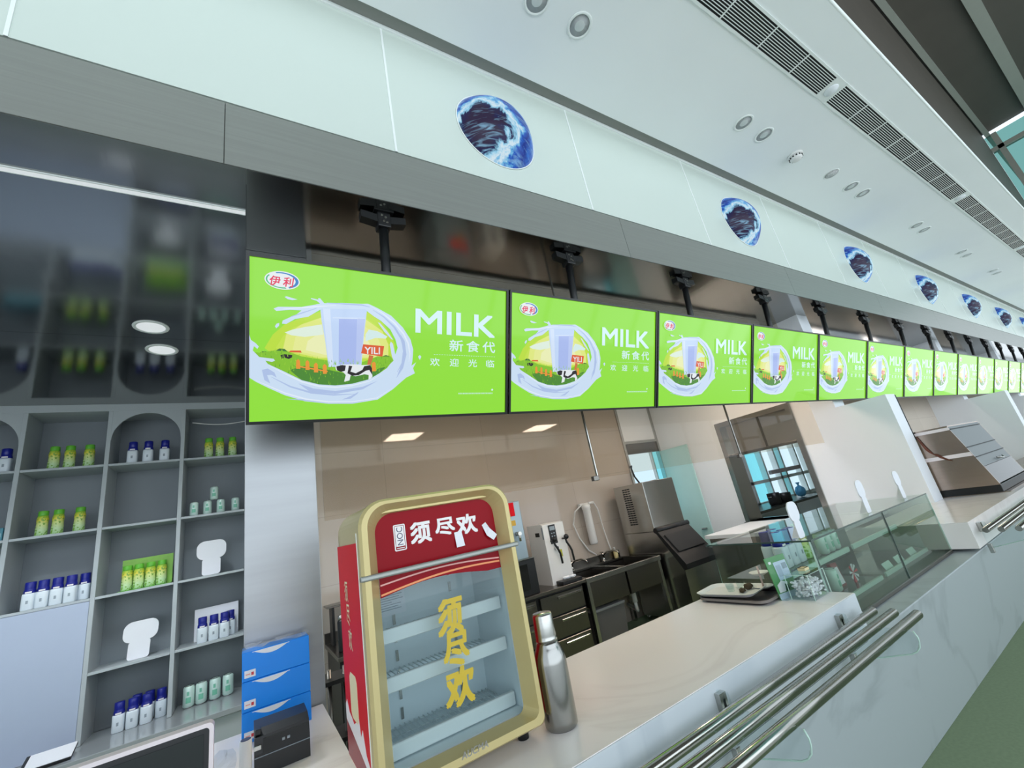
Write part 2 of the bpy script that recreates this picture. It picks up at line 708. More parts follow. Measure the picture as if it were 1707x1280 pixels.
# white glass fascia with its panel joints
f = MB().box(-7, 27, 1.72, 1.80, 1.985, 2.955, milk_glass)
for k in range(-5, 18):
    xj = 0.685 + 1.443 * k
    f.box(xj - 0.006, xj + 0.006, 1.716, 1.722, 1.985, 2.955, white_trim)
struct(f.build('wall_fascia'))
struct(MB().box(-7, 27, 1.708, 1.80, 2.955, 2.985, white_trim).build('trim_1'))
struct(MB().box(-7, 27, 1.626, 1.80, 2.986, 3.06, recess_grey).build('trim_2'))
struct(MB().box(-7, 27, 1.735, 1.80, 1.955, 1.985, dark_gap).build('trim_3'))
g = MB()
xs = [-7, -5.0, -2.55, -0.09, 2.37, 4.83, 7.29, 9.75, 12.21, 14.67, 17.1, 19.6, 22.0, 27]
for a, b in zip(xs, xs[1:]):
    g.box(a + 0.0015, b - 0.0015, 1.704, 1.80, CT, 1.958, grey_metal)
struct(g.build('trim_4'))

# dark mirror-finish ceiling above the shelves and the front of the kitchen
m = MB()
m.box(-7, -0.0105, 1.706, 3.4785, CT - 0.004, CT, mirror_metal)
m.box(-7, -0.0105, 3.4805, 5.35, CT - 0.004, CT, mirror_metal)
m.box(-0.0095, 27, 1.706, 2.42, CT - 0.004, CT, mirror_metal).box(-7, 27, 1.80, 5.35, CT, CT + 0.05, dark_gap)
struct(m.build('ceiling'))
kc = MB().box(-0.008, 5.45, 2.42, 4.6, 1.40, 1.45, white_paint).box(-0.008, 27, 2.42, 2.44, 1.40, CT - 0.005, white_paint)
kc.box(5.45, 27, 2.42, 6.0, 1.40, 1.45, white_paint)
struct(kc.build('ceiling'))

# kitchen walls
w = MB().box(0.27, 4.68, 4.45, 4.6, FL, 1.40, kitchen_tile)
struct(w.build('wall_back'))
w = MB().box(4.72, 5.45, 4.45, 4.6, 0.72, 1.40, white_paint)
w.box(4.72, 5.45, 4.45, 4.6, FL, -0.4, white_paint)
struct(w.build('wall_back'))
w = MB().box(4.68, 4.72, 4.43, 4.6, FL, 1.40, steel).box(5.41, 5.449, 4.43, 4.6, FL, 1.40, steel)
w.box(4.72, 5.41, 4.43, 4.6, 0.68, 0.72, steel).box(4.72, 5.41, 4.46, 4.5, 0.53, 0.68, steel_dark)
w.box(5.24, 5.26, 4.45, 4.5, -0.4, 0.53, steel)
struct(w.build('window_1'))
o = MB().box(4.72, 5.24, 4.50, 4.505, -0.4, 0.53, window_sky).box(5.26, 5.41, 4.50, 4.505, -0.4, 0.53, window_cyan).build('pane')
o.parent = bpy.data.objects['window_1']
WX = 5.449
w = MB()
w.box(WX, WX + 0.25, 1.55, 2.0, FL, 0.47, white_paint)                      # front stub, its narrow end faces the hall
w.box(WX, WX + 0.25, 2.0, 2.43, FL, CT, white_paint)
w.box(WX, WX + 0.25, 2.43, 3.43, FL, -0.62, white_paint)
w.box(WX, WX + 0.25, 2.43, 3.43, 0.67, 1.40, white_paint)
w.box(WX, WX + 0.25, 3.43, 4.45, FL, 1.40, white_paint)
struct(w.build('wall_right'))
# steel lined pass-through opening with a raised shutter box
w = MB()
w.box(WX - 0.02, WX + 0.27, 3.37, 3.43, -0.62, 0.67, steel).box(WX - 0.02, WX + 0.27, 2.43, 2.49, -0.62, 0.67, steel)
w.box(WX - 0.02, WX + 0.27, 2.49, 3.37, 0.61, 0.67, steel)
w.box(WX + 0.06, WX + 0.10, 2.49, 3.37, 0.235, 0.61, steel)
w.box(WX + 0.045, WX + 0.115, 2.49, 3.37, 0.20, 0.235, steel_dark, 0.008)
w.box(WX + 0.055, WX + 0.07, 2.86, 2.89, 0.235, 0.61, steel_dark)
w.box(WX - 0.06, WX + 0.30, 2.43, 3.43, -0.66, -0.62, steel, 0.005)
w.tube((WX - 0.03, 3.40, 0.22), (WX - 0.02, 3.40, 0.22), 0.02, steel).tube((WX - 0.03, 2.46, 0.22), (WX - 0.02, 2.46, 0.22), 0.02, steel)
struct(w.build('window_2'))
# mint glass door in the right-hand wall
d = MB().box(WX - 0.03, WX - 0.012, 3.94, 4.43, FL, 0.52, mint_glass)
struct(d.build('door_1'))
dh = MB().box(WX - 0.07, WX - 0.03, 4.0, 4.07, -0.665, -0.645, steel, 0.004).build('door_handle', bpy.data.objects['door_1'])

# room seen through the pass-through: windows to the street
RY = 4.9
w = MB()
w.box(5.7, 8.30, RY, RY + .15, FL, 1.40, white_paint).box(10.7, 12, RY, RY + .15, FL, 1.40, white_paint)
w.box(8.30, 10.7, RY, RY + .15, 0.75, 1.40, white_paint).box(8.30, 10.7, RY, RY + .15, FL, -0.70, white_paint)
w.box(12, 12.1, 2.55, RY + .15, FL, 1.4, white_paint)
struct(w.build('wall_back'))
w = MB()
for x in (8.30, 8.92, 9.42, 9.66, 10.30, 10.64):
    w.box(x, x + 0.06, RY - .04, RY + .12, -0.70, 0.75, white_trim)
for z in (-0.70, -0.30, 0.69):
    w.box(8.30, 10.7, RY - .04, RY + .12, z, z + 0.06, white_trim)
w.box(9.0, 10.2, RY - .10, RY - .04, -0.17, -0.09, mat('window_blind_pinkgrey', (186, 176, 178), 0.6, vary=0.02))
o = w.build('window_3')
struct(o)
p = MB()
for x0, x1, mm in ((8.36, 8.92, window_cyan), (8.98, 9.42, window_sky), (9.48, 9.66, window_cyan), (9.72, 10.30, window_sky), (10.36, 10.64, window_sky)):
    p.box(x0, x1, RY + .07, RY + .075, -0.64, 0.69, mm)
p.build('pane', o)
t = thing('prep_table', (7.6, 4.2, FL), 'dark prep table seen through the pass-through opening', 'table')
MB().box(6.6, 9.4, 4.1, 4.8, -0.70, -0.66, steel_dark, 0.003, 1).build('tabletop', t)
for x in (6.65, 9.35):
    for y in (4.15, 4.75):
        MB().tube((x, y, FL + .0005), (x, y, -0.70), 0.025, steel, 10).build('leg', t)
for i, (x, r, h) in enumerate(((7.85, 0.10, 0.20), (8.15, 0.13, 0.16))):
    t = thing('cooking_pot', (x, 4.3, -0.66), ['tall narrow', 'wide low'][i] + ' dark cooking pot beyond the pass-through opening', 'pot', 'pots on the prep table')
    MB().lathe((x, 4.3, -0.6595), [(0, 0), (r * .9, 0), (r, .02), (r, h), (r * .96, h), (r * .94, h - .01), (0, h - .012)], black_metal, 24).build('pot', t)
    for s_ in (-1, 1):
        MB().path([(x + s_ * r, 4.27, -0.66 + h * .7), (x + s_ * (r + .04), 4.27, -0.66 + h * .72), (x + s_ * (r + .04), 4.33, -0.66 + h * .72), (x + s_ * r, 4.33, -0.66 + h * .7)], 0.008, steel).build('handle', t)
t = thing('blue_bag', (8.9, 4.35, -0.66), 'light blue tied bag on the prep table beyond the pass-through', 'bag')
MB().sphere((8.9, 4.35, -0.555), 0.11, mat('bag_blue', (90, 170, 220), 0.5, vary=0.15), (0.9, 0.8, 0.95), 3, 0.05).build('bag', t)
MB().lathe((8.9, 4.35, -0.46), [(0.02, 0), (0.015, .03), (0.04, .07), (0, .06)], MATS['bag_blue'], 12).build('tied_top', t)

# back of the next food station and the partitions between the stations
beige = tiles('beige_tile', (214, 200, 184), (210, 196, 180), (196, 184, 170), 1.2, 0.6, 0.15)
struct(MB().box(5.70, 15, 2.45, 2.55, FL, 1.40, beige).build('wall_back'))
struct(MB().box(10.5, 10.75, 1.52, 2.0, FL, 0.47, white_paint).box(10.5, 10.75, 2.0, 2.45, FL, CT, white_paint).build('wall_right'))
struct(MB().box(15.0, 15.25, 1.52, 2.0, FL, 0.47, white_paint).box(15.0, 15.25, 2.0, 2.45, FL, CT, white_paint).build('wall_right'))
struct(MB().box(-3.3, -3.2, 1.80, 5.35, FL, CT, shelf_grey).build('wall_left'))
struct(MB().box(-3.3, 0.27, 5.30, 5.40, FL, CT, shelf_grey).build('wall_back'))

# stainless-clad pier between the shelves and the kitchen
tag(MB().box(-0.014, 0.284, 2.285, 2.75, FL, CT - 0.0045, column_steel, 0.003).build('steel_column', origin=(0.135, 2.5, FL)), 'tall brushed steel clad column between the shelves and the kitchen', 'column')

# long stone-faced half wall under the counters, sloping back to the floor
b = MB()
b.prism([(-3.0, y, z) for y, z in [(1.082, -0.80), (1.27, FL + 0.001), (1.895, FL + 0.001), (1.895, -0.80)]], (8.40, 0, 0), base_marble)
b.prism([(5.40, y, z) for y, z in [(1.082, -0.80), (1.27, FL + 0.001), (1.50, FL + 0.001), (1.50, -0.80)]], (11.6, 0, 0), base_marble)
b.box(2.30, 5.40, 1.078, 1.895, -0.80, -0.7905, base_marble, 0.002, 1)
struct(b.build('wall_front'))

struct(MB().box(WX + 0.252, WX + 0.262, 1.545, 1.56, -0.02, 0.46, dark_gap).build('trim_6'))
# tall dark upper hall beyond the white ceiling
u = MB().box(-7, 12.4, -8, 0.9, 5.42, 5.5, upper_dark)
u.box(-7, 12.4, 0.33, 0.40, 3.08, 5.42, upper_dark)
struct(u.build('ceiling'))
u = MB()
for y0, y1 in ((0.235, 0.305), (-0.40, -0.26), (-2.2, -2.0)):
    u.box(-7, 27, y0, y1, 5.36, 5.42, upper_beam)
struct(u.build('trim_5'))
# tinted glazing at the far end of the upper hall
u = MB().box(12.45, 12.47, -8, 0.33, 2.6, 5.36, glass('tinted_end_glass', (172, 202, 197)))
for y in (-6.0, -4.0, -2.0, -0.9, 0.2):
    u.box(12.40, 12.52, y - .04, y + .04, 2.6, 5.36, upper_beam)
u.box(12.40, 12.52, -8, 0.33, 5.0, 5.08, upper_beam)
struct(u.build('window_5'))
# front glazing mullions of the hall
u = MB()
for k in range(-3, 14):
    u.box(k * 2 - 0.05, k * 2 + 0.05, -7.1, -7.0, FL, 5.42, upper_beam)
u.box(-7, 27, -7.1, -7.0, 1.4, 1.5, upper_beam).box(-7, 27, -7.1, -7.0, FL, FL + 0.2, upper_beam)
struct(u.build('window_4'))

# ================================================================== lights of the place, with added fills
def downlight(loc, label, group, on=False, r=0.084):
    t = thing('ceiling_downlight', loc, label, 'downlight', group)
    x, y, z = loc
    MB().lathe((x, y, z), [(r * 0.80, 0.0), (r * 0.84, -0.006), (r, -0.005), (r * 1.02, 0.0)], white_trim, 28).build('trim_ring', t)
    if on:
        MB().lathe((x, y, z), [(0.0, -0.003), (r * 0.80, -0.003)], cool_led, 28).build('lens', t)
    else:
        MB().lathe((x, y, z), [(r * 0.82, -0.001), (r * 0.7, -0.0005), (0.001, -0.0003)], mat('downlight_reflector', (206, 212, 213), 0.35, vary=0.03), 28).build('reflector', t)
        MB().lathe((x, y, z), [(r * 0.42, -0.0035), (r * 0.40, -0.004), (0.001, -0.004)], mat('downlight_lens', (206, 214, 214), 0.3, vary=0.03), 20).build('lens', t)
    return t


pairs = [1.507, 3.80, 6.10, 8.40, 10.75, 13.05]
wh = ['pair at the top photo edge', 'pair before the smoke detector', 'pair past the small speaker',
      'fourth pair', 'fifth pair', 'farthest pair']
first = None
for i, x in enumerate(pairs):
    for j in range(2):
        lab = 'round white recessed downlight, %s of the %s' % (('left', 'right')[j], wh[i])
        loc = (x + 0.345 * j, 1.185, CEIL)
        if first is None:
            first = downlight(loc, lab, 'downlights in the white hall ceiling')
        else:
            copy_thing(first, loc, lab)
downlight((-0.55, 3.305, CT - 0.004), 'lit round downlight in the dark mirror ceiling, upper and larger of the two', 'downlights in the mirror ceiling', True, 0.095)
downlight((-0.54, 3.675, CT - 0.004), 'lit round downlight in the dark mirror ceiling, lower one nearer the shelves', 'downlights in the mirror ceiling', True, 0.095)

for lx, ly in ((-0.55, 3.305), (-0.54, 3.675), (-1.9, 3.305), (-1.9, 3.675)):  # left two have no fixture, added out of view to brighten the shelves
    d_ = bpy.data.lights.new('shelf_lamp_and_fill', 'SPOT')
    d_.energy = 70
    d_.spot_size = math.radians(125)
    d_.spot_blend = 0.6
    d_.shadow_soft_size = 0.08
    d_.color = (0.90, 0.96, 1.0)
    o_ = bpy.data.objects.new('shelf_lamp_and_fill', d_)
    o_.location = (lx, ly, CT - 0.02 + H)
    COL.objects.link(o_)
t = thing('linear_light', (-1.5, 1.984, CT), 'thin white linear light strip across the dark mirror ceiling above the shelves', 'light')
MB().box(-3.2, -0.014, 1.972, 1.997, CT - 0.010, CT - 0.0045, cool_led).build('diffuser', t)
MB().box(-3.2, -0.014, 1.968, 1.972, CT - 0.011, CT - 0.0045, white_trim).box(-3.2, -0.014, 1.997, 2.001, CT - 0.011, CT - 0.0045, white_trim).build('edge_channel', t)

for i, (x, y) in enumerate(((1.97, 2.80), (4.47, 2.80), (7.6, 3.6))):  # third panel is unseen, added to light the room past the pass-through
    t = thing('ceiling_panel_light', (x, y, 1.40), ORD[i] + ' square light panel in the ceiling behind the screens, the third an added fill', 'ceiling light', 'kitchen light panels')
    MB().ring([(x - .26, y - .26, 1.40), (x + .26, y - .26, 1.40), (x + .26, y + .26, 1.40), (x - .26, y + .26, 1.40)],
              [(x - .24, y - .24, 1.40), (x + .24, y - .24, 1.40), (x + .24, y + .24, 1.40), (x - .24, y + .24, 1.40)], (0, 0, -0.012), white_trim).build('frame', t)
    MB().box(x - .24, x + .24, y - .24, y + .24, 1.392, 1.398, room_fill if i > 1 else warm_light).build('diffuser', t)
for i, (x, y) in enumerate(((7.0, 2.0), (9.0, 2.0))):  # added fill lights for the station, tucked out of sight behind the screens
    t = thing('station_fill', (x, 2.37, CT), ('nearer', 'farther')[i] + ' added unseen fill panel over the second food station', 'ceiling light', 'station fill panels')
    MB().box(x - .3, x + .3, 2.335, 2.405, CT - 0.015, CT - 0.0045, warm_light).build('diffuser', t)
    MB().ring([(x - .32, 2.325, CT - .018), (x + .32, 2.325, CT - .018), (x + .32, 2.415, CT - .018), (x - .32, 2.415, CT - .018)],
              [(x - .3, 2.335, CT - .018), (x + .3, 2.335, CT - .018), (x + .3, 2.405, CT - .018), (x - .3, 2.405, CT - .018)], (0, 0, 0.013), white_trim).build('frame', t)

# long air-conditioning grilles
vent_dark = mat('vent_dark', (16, 18, 20), 0.8, vary=0.1)
for i, (x0, x1) in enumerate(((0.36, 4.18), (4.36, 8.10), (8.28, 12.02), (12.2, 16.0))):
    t = thing('air_grille', ((x0 + x1) / 2, 0.657, CEIL), ['nearest long white linear air grille cut off by the top edge of the photo',
              'second long white air grille, right after the round access cap', 'third long air grille farther along the white ceiling',
              'farthest air grille at the right edge of the photo'][i], 'air vent', 'air grilles in the white ceiling')
    MB().box(x0, x1, 0.575, 0.738, CEIL - 0.002, CEIL - 0.0005, vent_dark).build('dark_opening', t)
    fr = MB().box(x0 - .012, x1 + .012, 0.560, 0.577, CEIL - 0.008, CEIL - 0.0005, white_trim).box(x0 - .012, x1 + .012, 0.736, 0.753, CEIL - 0.008, CEIL - 0.0005, white_trim)
    fr.box(x0 - .012, x0, 0.577, 0.736, CEIL - 0.008, CEIL - 0.0005, white_trim).box(x1, x1 + .012, 0.577, 0.736, CEIL - 0.008, CEIL - 0.0005, white_trim)
    fr.build('frame', t)
    lv = MB()
    for k in range(1, 10):
        y = 0.577 + k * 0.0159
        lv.box(x0, x1, y - 0.0022, y + 0.0022, CEIL - 0.007, CEIL - 0.002, white_trim)
    lv.build('louvres', t)
    n = 8
    for k in range(1, n):
        xx = x0 + (x1 - x0) * k / n
        MB().box(xx - .004, xx + .004, 0.577, 0.736, CEIL - 0.0085, CEIL - 0.002, white_trim).build('cross_bar', t)
for i, x in enumerate((4.27, 8.19, 12.11)):
    t = thing('access_cap', (x, 0.657, CEIL), ['round white cap on the plate between the first two air grilles', 'plain white plate between the second and third air grilles',
              'small far plate between the last two air grilles'][i], 'cap', 'plates between the air grilles')
    MB().box(x - .075, x + .075, 0.56, 0.753, CEIL - 0.004, CEIL - 0.0005, white_trim, 0.001, 1).build('plate', t)
    MB().lathe((x, 0.657, CEIL), [(0.0, -0.014), (0.05, -0.012), (0.056, -0.004)], white_paint, 24).build('cap', t)

t = thing('smoke_detector', (4.769, 1.20, CEIL), 'white domed smoke detector on the white ceiling past the second downlight pair', 'smoke detector')
MB().lathe((4.769, 1.20, CEIL), [(0.07, 0.0), (0.07, -0.018), (0.062, -0.022)], white_plastic, 28).build('base', t)
b = MB().lathe((4.769, 1.20, CEIL), [(0.058, -0.022), (0.056, -0.045), (0.04, -0.062), (0.0, -0.066)], white_plastic, 28)
b.build('dome', t)
b = MB()
for k in range(12):
    a = k * math.pi / 6
    cx, cy = 4.769 + 0.0575 * math.cos(a), 1.20 + 0.0575 * math.sin(a)
    b.box(cx - .006, cx + .006, cy - .006, cy + .006, CEIL - 0.042, CEIL - 0.030, print_black)
b.build('sensor_slots', t)
t = thing('ceiling_speaker', (5.561, 1.177, CEIL), 'small round perforated white speaker in the ceiling after the smoke detector', 'speaker')
MB().lathe((5.561, 1.177, CEIL), [(0.066, 0.0), (0.072, -0.004), (0.08, 0.0)], white_trim, 28).build('trim_ring', t)
b = MB().lathe((5.561, 1.177, CEIL), [(0.0, -0.003), (0.066, -0.002)], white_plastic, 28)
for k in range(5):
    for j in range(max(1, k * 6)):
        a = 2 * math.pi * j / max(1, k * 6)
        b.lathe((5.561 + .014 * k * math.cos(a), 1.177 + .014 * k * math.sin(a), CEIL), [(0.0, -0.0038), (0.004, -0.0037)], print_grey, 8)
b.build('perforated_cover', t)

# ================================================================== lit globe domes on the fascia
earth = earth_mat('earth_print')
dome0 = None
for k in range(7):
    x = 1.405 + 2.886 * k
    lab = ['largest blue and white globe dome on the white fascia, nearest the camera', 'second globe dome along the white fascia from the left',
           'third globe dome along the white fascia', 'fourth globe dome along the white fascia', 'fifth globe dome along the white fascia',
           'sixth, very small globe dome along the fascia', 'farthest globe dome at the right edge of the fascia'][k]
    if dome0 is None:
        dome0 = thing('globe_dome', (x, 1.72, 2.42), lab, 'light dome', 'globe domes on the fascia')
        r, dd = 0.29, 0.16
        Rs = (r * r + dd * dd) / (2 * dd)
        prof = []
        for j in range(15):
            a = math.asin(r / Rs) * (1 - j / 14)
            prof.append((Rs * math.sin(a), -(dd - Rs + Rs * math.cos(a))))
        MB().lathe((x, 1.719, 2.42), prof, earth, 48, 'y').build('dome', dome0)
        MB().lathe((x, 1.719, 2.42), [(0.288, -0.002), (0.294, -0.006), (0.298, 0.0)], white_trim, 48, 'y').build('rim', dome0)
    else:
        copy_thing(dome0, (x, 1.72, 2.42), lab)
ART = {'milk':[(0.006,0.329),(0.017,0.35),(0.034,0.363),(0.045,0.376),(0.04,0.386),(0.028,0.375),(0.024,0.393),(0.047,0.419),(0.098,0.424),(0.103,0.432),(0.092,0.437),(0.068,0.433),(0.077,0.446),(0.138,0.477),(0.203,0.512),(0.269,0.53),(0.338,0.535),(0.41,0.527),(0.485,0.506),(0.531,0.478),(0.566,0.453),(0.582,0.432),(0.598,0.416),(0.59,0.396),(0.579,0.34),(0.584,0.326),(0.594,0.335),(0.606,0.387),(0.617,0.354),(0.606,0.314),(0.581,0.268),(0.537,0.231),(0.506,0.214),(0.475,0.193),(0.464,0.184),(0.281,0.199),(0.228,0.238),(0.176,0.253),(0.144,0.276),(0.128,0.276),(0.13,0.263),(0.182,0.233),(0.201,0.214),(0.156,0.216),(0.107,0.225),(0.097,0.216),(0.113,0.207),(0.201,0.199),(0.254,0.184),(0.274,0.177),(0.261,0.167),(0.237,0.161),(0.239,0.157),(0.267,0.161),(0.266,0.155),(0.274,0.154),(0.291,0.174),(0.365,0.165),(0.452,0.16),(0.475,0.157),(0.487,0.16),(0.521,0.173),(0.585,0.203),(0.642,0.255),(0.68,0.31),(0.694,0.359),(0.69,0.417),(0.686,0.438),(0.709,0.421),(0.694,0.45),(0.703,0.475),(0.661,0.496),(0.636,0.517),(0.595,0.553),(0.524,0.601),(0.411,0.618),(0.311,0.616),(0.216,0.603),(0.139,0.576),(0.077,0.544),(0.035,0.52),(0.007,0.503)],
    'sky':[(0.065,0.381),(0.095,0.323),(0.138,0.278),(0.202,0.245),(0.281,0.208),(0.408,0.188),(0.483,0.196),(0.545,0.238),(0.585,0.292),(0.606,0.339),(0.602,0.404),(0.484,0.423),(0.269,0.43),(0.107,0.414)],
    'sky2':[(0.132,0.384),(0.144,0.32),(0.202,0.273),(0.281,0.237),(0.468,0.229),(0.545,0.278),(0.574,0.34),(0.574,0.397),(0.484,0.408),(0.269,0.415)],
    'cloud':[(0.138,0.312),(0.169,0.297),(0.215,0.283),(0.282,0.267),(0.289,0.311),(0.215,0.326),(0.163,0.322)],
    'cloud2':[(0.468,0.299),(0.483,0.275),(0.522,0.28),(0.569,0.302),(0.561,0.313),(0.514,0.312),(0.469,0.33)],
    'grass':[(0.024,0.398),(0.047,0.401),(0.101,0.389),(0.151,0.392),(0.202,0.41),(0.31,0.425),(0.454,0.428),(0.523,0.398),(0.586,0.396),(0.598,0.416),(0.582,0.432),(0.566,0.453),(0.531,0.478),(0.485,0.506),(0.41,0.527),(0.338,0.535),(0.269,0.53),(0.203,0.512),(0.138,0.477),(0.077,0.446),(0.047,0.419)],
    'grassd':[(0.157,0.469),(0.215,0.45),(0.31,0.466),(0.41,0.487),(0.485,0.478),(0.531,0.454),(0.566,0.445),(0.531,0.478),(0.485,0.506),(0.41,0.527),(0.338,0.535),(0.269,0.53),(0.203,0.512)],
    'bush1':[(0.046,0.416),(0.044,0.404),(0.056,0.395),(0.071,0.394),(0.08,0.402),(0.084,0.415)],
    'bush2':[(0.098,0.407),(0.104,0.391),(0.119,0.38),(0.138,0.381),(0.15,0.392),(0.154,0.405)],
    'bush3':[(0.531,0.418),(0.538,0.399),(0.562,0.391),(0.584,0.396),(0.59,0.416)],
    'glass':[(0.273,0.179),(0.475,0.175),(0.461,0.3),(0.45,0.446),(0.31,0.453),(0.296,0.34),(0.281,0.252)],
    'milkin':[(0.326,0.235),(0.466,0.226),(0.457,0.315),(0.447,0.436),(0.331,0.442),(0.329,0.338)],
    'picket0':[(0.182,0.464),(0.182,0.429),(0.189,0.422),(0.196,0.429),(0.198,0.463)],
    'picket1':[(0.218,0.468),(0.218,0.433),(0.225,0.425),(0.232,0.433),(0.234,0.468)],
    'picket2':[(0.251,0.478),(0.251,0.443),(0.259,0.435),(0.266,0.443),(0.268,0.478)],
    'picket3':[(0.287,0.484),(0.286,0.448),(0.294,0.44),(0.302,0.448),(0.303,0.483)],
    'picket4':[(0.498,0.469),(0.497,0.431),(0.506,0.423),(0.514,0.43),(0.516,0.468)],
    'rail':[(0.18,0.449),(0.306,0.47),(0.307,0.476),(0.18,0.454)],
    'board':[(0.457,0.345),(0.553,0.349),(0.545,0.399),(0.448,0.387)],
    'post':[(0.484,0.394),(0.504,0.397),(0.491,0.443),(0.475,0.441)],
    'cow':[(0.338,0.444),(0.346,0.449),(0.366,0.442),(0.41,0.439),(0.454,0.441),(0.489,0.439),(0.497,0.454),(0.5,0.494),(0.491,0.503),(0.482,0.507),(0.483,0.486),(0.463,0.483),(0.425,0.493),(0.403,0.489),(0.398,0.512),(0.375,0.518),(0.382,0.488),(0.372,0.476),(0.356,0.471),(0.342,0.467),(0.339,0.459)],
    'cow1':[(0.342,0.45),(0.366,0.443),(0.382,0.445),(0.378,0.469),(0.361,0.474),(0.345,0.467)],
    'cow2':[(0.395,0.445),(0.41,0.447),(0.402,0.472),(0.425,0.479),(0.454,0.463),(0.462,0.446),(0.489,0.44),(0.497,0.454),(0.499,0.486),(0.485,0.463),(0.469,0.467),(0.439,0.487),(0.41,0.491),(0.389,0.48)],
    'cow3':[(0.123,0.408),(0.138,0.403),(0.167,0.406),(0.166,0.416),(0.154,0.423),(0.138,0.418),(0.126,0.424)],
    'roof':[(0.154,0.394),(0.16,0.387),(0.199,0.385),(0.203,0.394)],
    'drop':[(0.719,0.391),(0.728,0.385),(0.735,0.392),(0.728,0.408),(0.721,0.399)],
    'drop2':[(0.137,0.164),(0.144,0.16),(0.166,0.165),(0.186,0.169),(0.166,0.174),(0.149,0.172)],
    'drop3':[(0.102,0.289),(0.108,0.278),(0.118,0.274),(0.117,0.286),(0.107,0.297)],
    'streak':[(0.522,0.24),(0.531,0.241),(0.565,0.277),(0.595,0.317),(0.586,0.314),(0.553,0.282)],
    'shade1':[(0.056,0.471),(0.077,0.465),(0.101,0.481),(0.109,0.502),(0.092,0.491),(0.074,0.492),(0.086,0.527),(0.065,0.513)],
    'shade2':[(0.367,0.598),(0.403,0.583),(0.438,0.564),(0.432,0.574),(0.403,0.595)],
    'shade3':[(0.19,0.526),(0.249,0.548),(0.338,0.56),(0.455,0.541),(0.523,0.513),(0.455,0.553),(0.338,0.573),(0.236,0.563)],
    'shade4':[(0.63,0.289),(0.651,0.32),(0.66,0.385),(0.644,0.451),(0.611,0.501),(0.635,0.435),(0.643,0.369)],
    'shade5':[(0.139,0.591),(0.216,0.595),(0.311,0.61),(0.411,0.612),(0.516,0.595),(0.411,0.616),(0.311,0.614),(0.216,0.601)],
    'MILK':(0.706,0.152,1.149,0.278),
    'new':(0.885,0.299,1.153,0.357),
    'wel':(0.781,0.396,1.149,0.436),
    'dash':(0.794,0.372,1.14,0.382),
    'small':(0.938,0.573,1.144,0.586),
    'dot':(1.131,0.551,1.145,0.565),
    'logo':(0.064,0.058,0.194,0.134),
    'yili':(0.463,0.355,0.532,0.39),
    'logot':(0.083,0.081,0.172,0.12)}

# ================================================================== menu screens
G = {'bg': (147, 228, 56), 'w': (206, 226, 248), 'sky': (190, 226, 58), 'sky2': (226, 236, 128), 'cloud': (226, 242, 226), 'cloud2': (214, 238, 236),
     'grass': (132, 196, 40), 'grassd': (74, 138, 44), 'bush': (58, 112, 50), 'glass': (196, 218, 250), 'milkin': (170, 188, 240),
     'picket': (236, 150, 50), 'board': (222, 92, 44), 'post': (206, 116, 60), 'black': (34, 28, 32), 'cow': (232, 238, 242), 'text': (216, 246, 250),
     'skyb': (198, 229, 74), 'skyc': (206, 232, 92), 'skyd': (232, 238, 150), 'skye': (238, 242, 184), 'blade': (158, 212, 52), 'blade2': (100, 168, 38),
     'glassl': (214, 230, 252), 'milkl': (186, 202, 244), 'hi': (228, 240, 253),
     'shade': (176, 196, 234), 'red': (226, 34, 84), 'blue': (44, 128, 196), 'green': (70, 190, 130)}
L = {k: lit('screen_' + k, v, 0.93) for k, v in G.items()}
bezel = mat('screen_bezel_black', (12, 14, 14), 0.3, vary=0.05)
TW, TH = 1.236, 0.695
TU = Vector((1, 0, 0))
TD = Vector((0, 0.249, -0.6486)).normalized()
TN = TU.cross(TD).normalized()         # points away from the viewer
if TN.y < 0:
    TN = -TN


